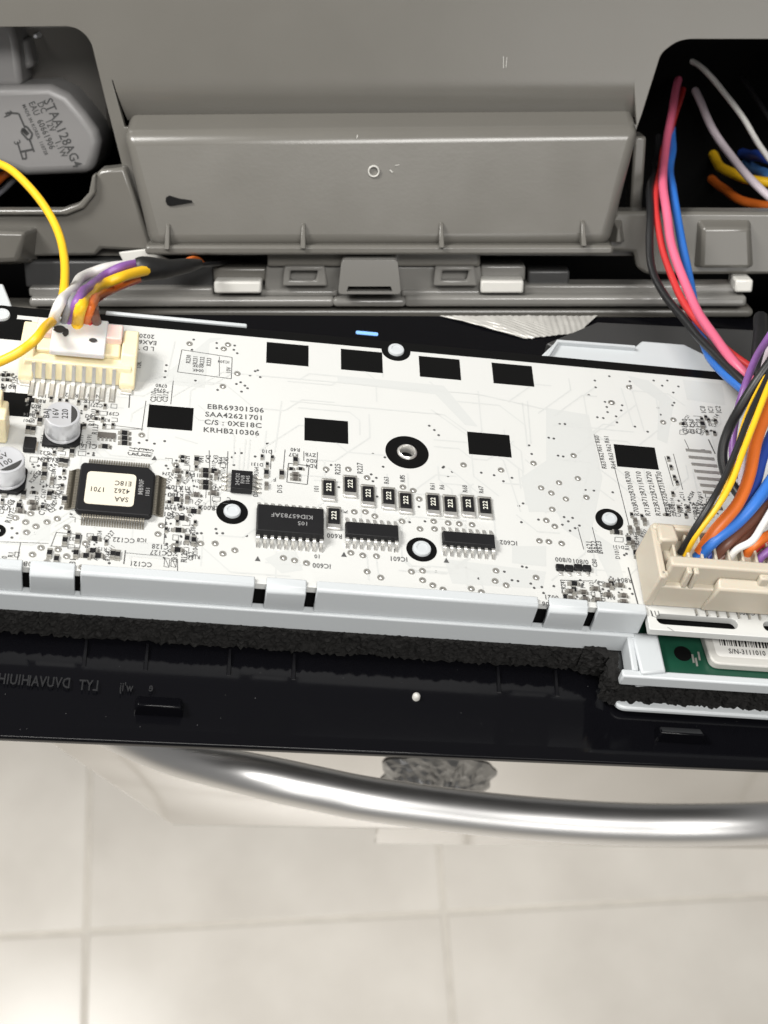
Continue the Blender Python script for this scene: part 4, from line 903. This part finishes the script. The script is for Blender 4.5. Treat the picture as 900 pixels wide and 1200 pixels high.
# left harness: white plug, coloured wires, black taped sleeve
P0 = W(B.hit(92, 395, 6)); 
ha = thing('wire_harness', B.M, 'white plug on the cream connector with coloured wires running into a black taped sleeve', 'wire harness')
k0 = B.loc(58, 410, 6.2); k1 = B.loc(118, 414, 6.2); kb = B.loc(90, 373, 6.2)[1]
MB().sect([(k0[1], CH - 0.1), (k0[1], 6.0), (k0[1] + 0.5, 6.4), (kb - 0.4, 6.6), (kb, 6.2), (kb, CH - 0.6)], k0[0] - 0.1, k1[0] + 0.7).build('plug', 'plug_white', ha, bevel=0.4, seg=3)
ik = MB()
for x, y, rx, ry in ((70, 386, 1.15, 1.0), (77, 390, 0.55, 1.1), (109, 399, 0.75, 0.55)):
    c = B.loc(x, y, 6.55); ik.add([(c[0] + rx * math.cos(2 * math.pi * i / 16) * (1 + 0.15 * math.sin(3 * i)), c[1] + ry * math.sin(2 * math.pi * i / 16), 6.66) for i in range(16)], [tuple(range(16))])
ik.build('ink_dot', 'silk', ha, recalc=False)
for col, pts, w_ in (('white', [(56, 392, 5.), (61, 378, 6.), (72, 352, 12.), (98, 327, .318), (128, 314, .324), (166, 308, .330), (190, 308, .333)], 12),
                     ('grey', [(70, 392, 4.), (74, 380, 6.), (84, 352, 11.), (104, 331, .319), (135, 316, .325), (168, 310, .331), (190, 310, .334)], 8),
                     ('black', [(76, 394, 4.), (79, 378, 6.), (88, 352, 10.), (108, 332, .322), (138, 318, .327), (168, 311, .333), (190, 311, .335)], 6),
                     ('purple', [(78, 392, 5.), (82, 376, 6.5), (93, 350, 12.), (113, 329, .317), (140, 314, .322), (166, 309, .328), (190, 311, .332)], 11),
                     ('yellow', [(91, 392, 5.), (93, 376, 7.), (99, 354, 12.), (116, 336, .315), (142, 324, .320), (166, 317, .325), (190, 314, .330)], 13),
                     ('orange', [(98, 392, 5.), (100, 378, 6.), (105, 357, 10.), (122, 341, .319), (146, 329, .323), (168, 322, .328), (190, 317, .332)], 12),
                     ('red', [(106, 393, 5.), (105, 378, 6.), (106, 362, 8.), (114, 348, .324), (132, 336, .328), (168, 322, .332), (190, 317, .334)], 10),
                     ('brown', [(114, 393, 5.), (113, 380, 6.), (110, 364, 8.), (112, 352, .327), (130, 340, .331), (168, 323, .334), (190, 318, .335)], 10)):
    wire(pts, w_, col, parent=ha, label=col + ' wire')
sp = wpath([(160, 316, .327), (172, 315, .3275), (195, 315, .330), (215, 312, .333), (235, 309, .337)]); sr = []
for i, p in enumerate(sp):
    f = i / (len(sp) - 1); sr.append((2.45 + 0.25 * math.sin(f * 9)) * (1 - 0.62 * max(0, f - 0.45) / 0.55))
o = MB().tube(sp, sr, 18, flat=0.85).build('sleeve', 'tape', smooth=True); o.parent = ha; o.matrix_parent_inverse = B.M.inverted()
wire([(214, 308, .335), (224, 303, .338), (232, 303, .342), (238, 308, .346)], 5, 'orange', parent=ha, label='orange wire end past the sleeve')
wire([(214, 312, .335), (240, 311, .340), (270, 306, .352), (300, 304, .362)], 6, 'black', parent=ha)

# right harness: beige plug and its bundle
hb = thing('wire_harness', B.M, 'beige plug seated in the large header with a thick bundle of coloured wires', 'wire harness')
pu0 = B.loc(786, 655, 10.5)[0]; pvf = B.loc(800, 662, 10.5)[1]
MB().box(pu0, gu1 - 1, pvf, pvf + 2.2, 2, 10.4).build('plug', 'beige', hb, bevel=0.5, seg=3)
MB().box(pu0 + 0.6, gu1 - 1, pvf + 2.0, gvb - 1.6, 2, 6.5).build('plug_core', 'beige', hb, bevel=0.4)
for k in range(2):
    u = B.loc(806 + k * 8, 668, 9)[0]; MB().box(u - 0.5, u + 0.5, pvf - 1.2, pvf + 0.3, 5.5, 10.0).build('lock_rib', 'beige', hb, bevel=0.3)
u = B.loc(893, 668, 9)[0]; MB().box(u - 0.9, u + 0.9, pvf - 1.1, pvf + 0.3, 6, 9.6).build('lock_rib', 'beige', hb, bevel=0.35)
for k in range(12):
    u = pu0 + 2.0 + k * 2.5; MB().box(u - 0.25, u + 0.25, pvf + 2.1, gvb - 1.8, 6.3, 8.2).build('divider', 'beige', hb, bevel=0.15)
for col, pts, w_, lab in (
    ('black', [(798, 648, 7.), (812, 622, 12.), (832, 590, 16.), (850, 558, 18.), (866, 520, 20.), (884, 474, 22.), (908, 420, 24.), (930, 370, 24.)], 8, 'black wire twisted along the yellow wire'),
    ('yellow', [(804, 650, 7.), (818, 626, 12.), (842, 592, 16.), (858, 562, 18.), (872, 525, 20.), (890, 480, 22.), (912, 430, 24.), (935, 380, 24.)], 8, 'yellow wire at the outside of the bundle'),
    ('yellow', [(840, 592, 13.), (856, 555, 17.), (867, 515, 19.), (879, 475, 21.), (899, 435, 23.), (922, 400, 23.)], 4, 'thin yellow wire'),
    ('orange', [(818, 650, 7.), (836, 622, 11.), (862, 590, 14.), (878, 556, 16.), (888, 516, 18.), (904, 470, 20.), (925, 430, 20.)], 15, 'thick orange wire'),
    ('navy', [(850, 630, 8.), (872, 596, 11.), (886, 566, 13.), (896, 530, 15.), (912, 490, 16.), (930, 450, 16.)], 13, 'dark navy wire'),
    ('blue', [(818, 655, 6.), (838, 632, 10.), (866, 608, 12.), (888, 584, 14.), (910, 552, 15.), (935, 510, 15.)], 15, 'thick blue wire'),
    ('navy', [(826, 655, 6.), (846, 634, 8.), (872, 612, 10.), (896, 590, 11.), (925, 555, 12.)], 10, None),
    ('brown', [(836, 655, 6.), (854, 636, 9.), (876, 616, 10.), (898, 594, 11.), (925, 565, 12.)], 12, 'brown wire'),
    ('brown', [(844, 655, 6.), (864, 638, 8.), (884, 616, 9.), (905, 592, 10.), (925, 570, 10.)], 9, None),
    ('white', [(852, 660, 6.), (862, 645, 9.), (880, 634, 11.), (893, 614, 12.), (908, 590, 13.), (930, 560, 13.)], 9, 'white wire'),
    ('orange', [(868, 655, 5.), (880, 642, 8.), (898, 628, 9.), (925, 612, 9.)], 12, 'orange red wire bending low'),
    ('red', [(880, 655, 5.), (890, 640, 7.), (905, 634, 8.), (930, 625, 8.)], 9, None),
    ('purple', [(888, 664, 6.), (896, 652, 8.), (910, 642, 9.), (930, 635, 9.)], 10, 'purple wire low at the plug'),
    ('purple', [(915, 372, 26.), (900, 396, 22.), (886, 420, 16.), (874, 450, 11.), (865, 482, 8.), (861, 520, 5.), (862, 560, 3.)], 9, 'purple wire dropping behind the black loop'),
    ('lilac', [(918, 380, 24.), (900, 408, 20.), (891, 440, 15.), (883, 480, 12.), (872, 530, 8.), (866, 580, 6.)], 8, 'pale lilac wire'),
    ('black', [(930, 380, 28.), (905, 420, 24.), (886, 448, 21.), (866, 478, 17.), (851, 503, 13.), (844, 528, 10.), (848, 553, 8.), (862, 575, 7.), (880, 595, 7.)], 12, 'thick black wire bent into a loop')):
    wire(pts, w_, col, parent=hb, label=lab)
wire([(892, 372, .318), (893, 392, .312), (889, 425, .305), (893, 455, .300), (905, 480, .298)], 18, 'black', label='black wire end running behind the harness at the dark gap beside the rail')
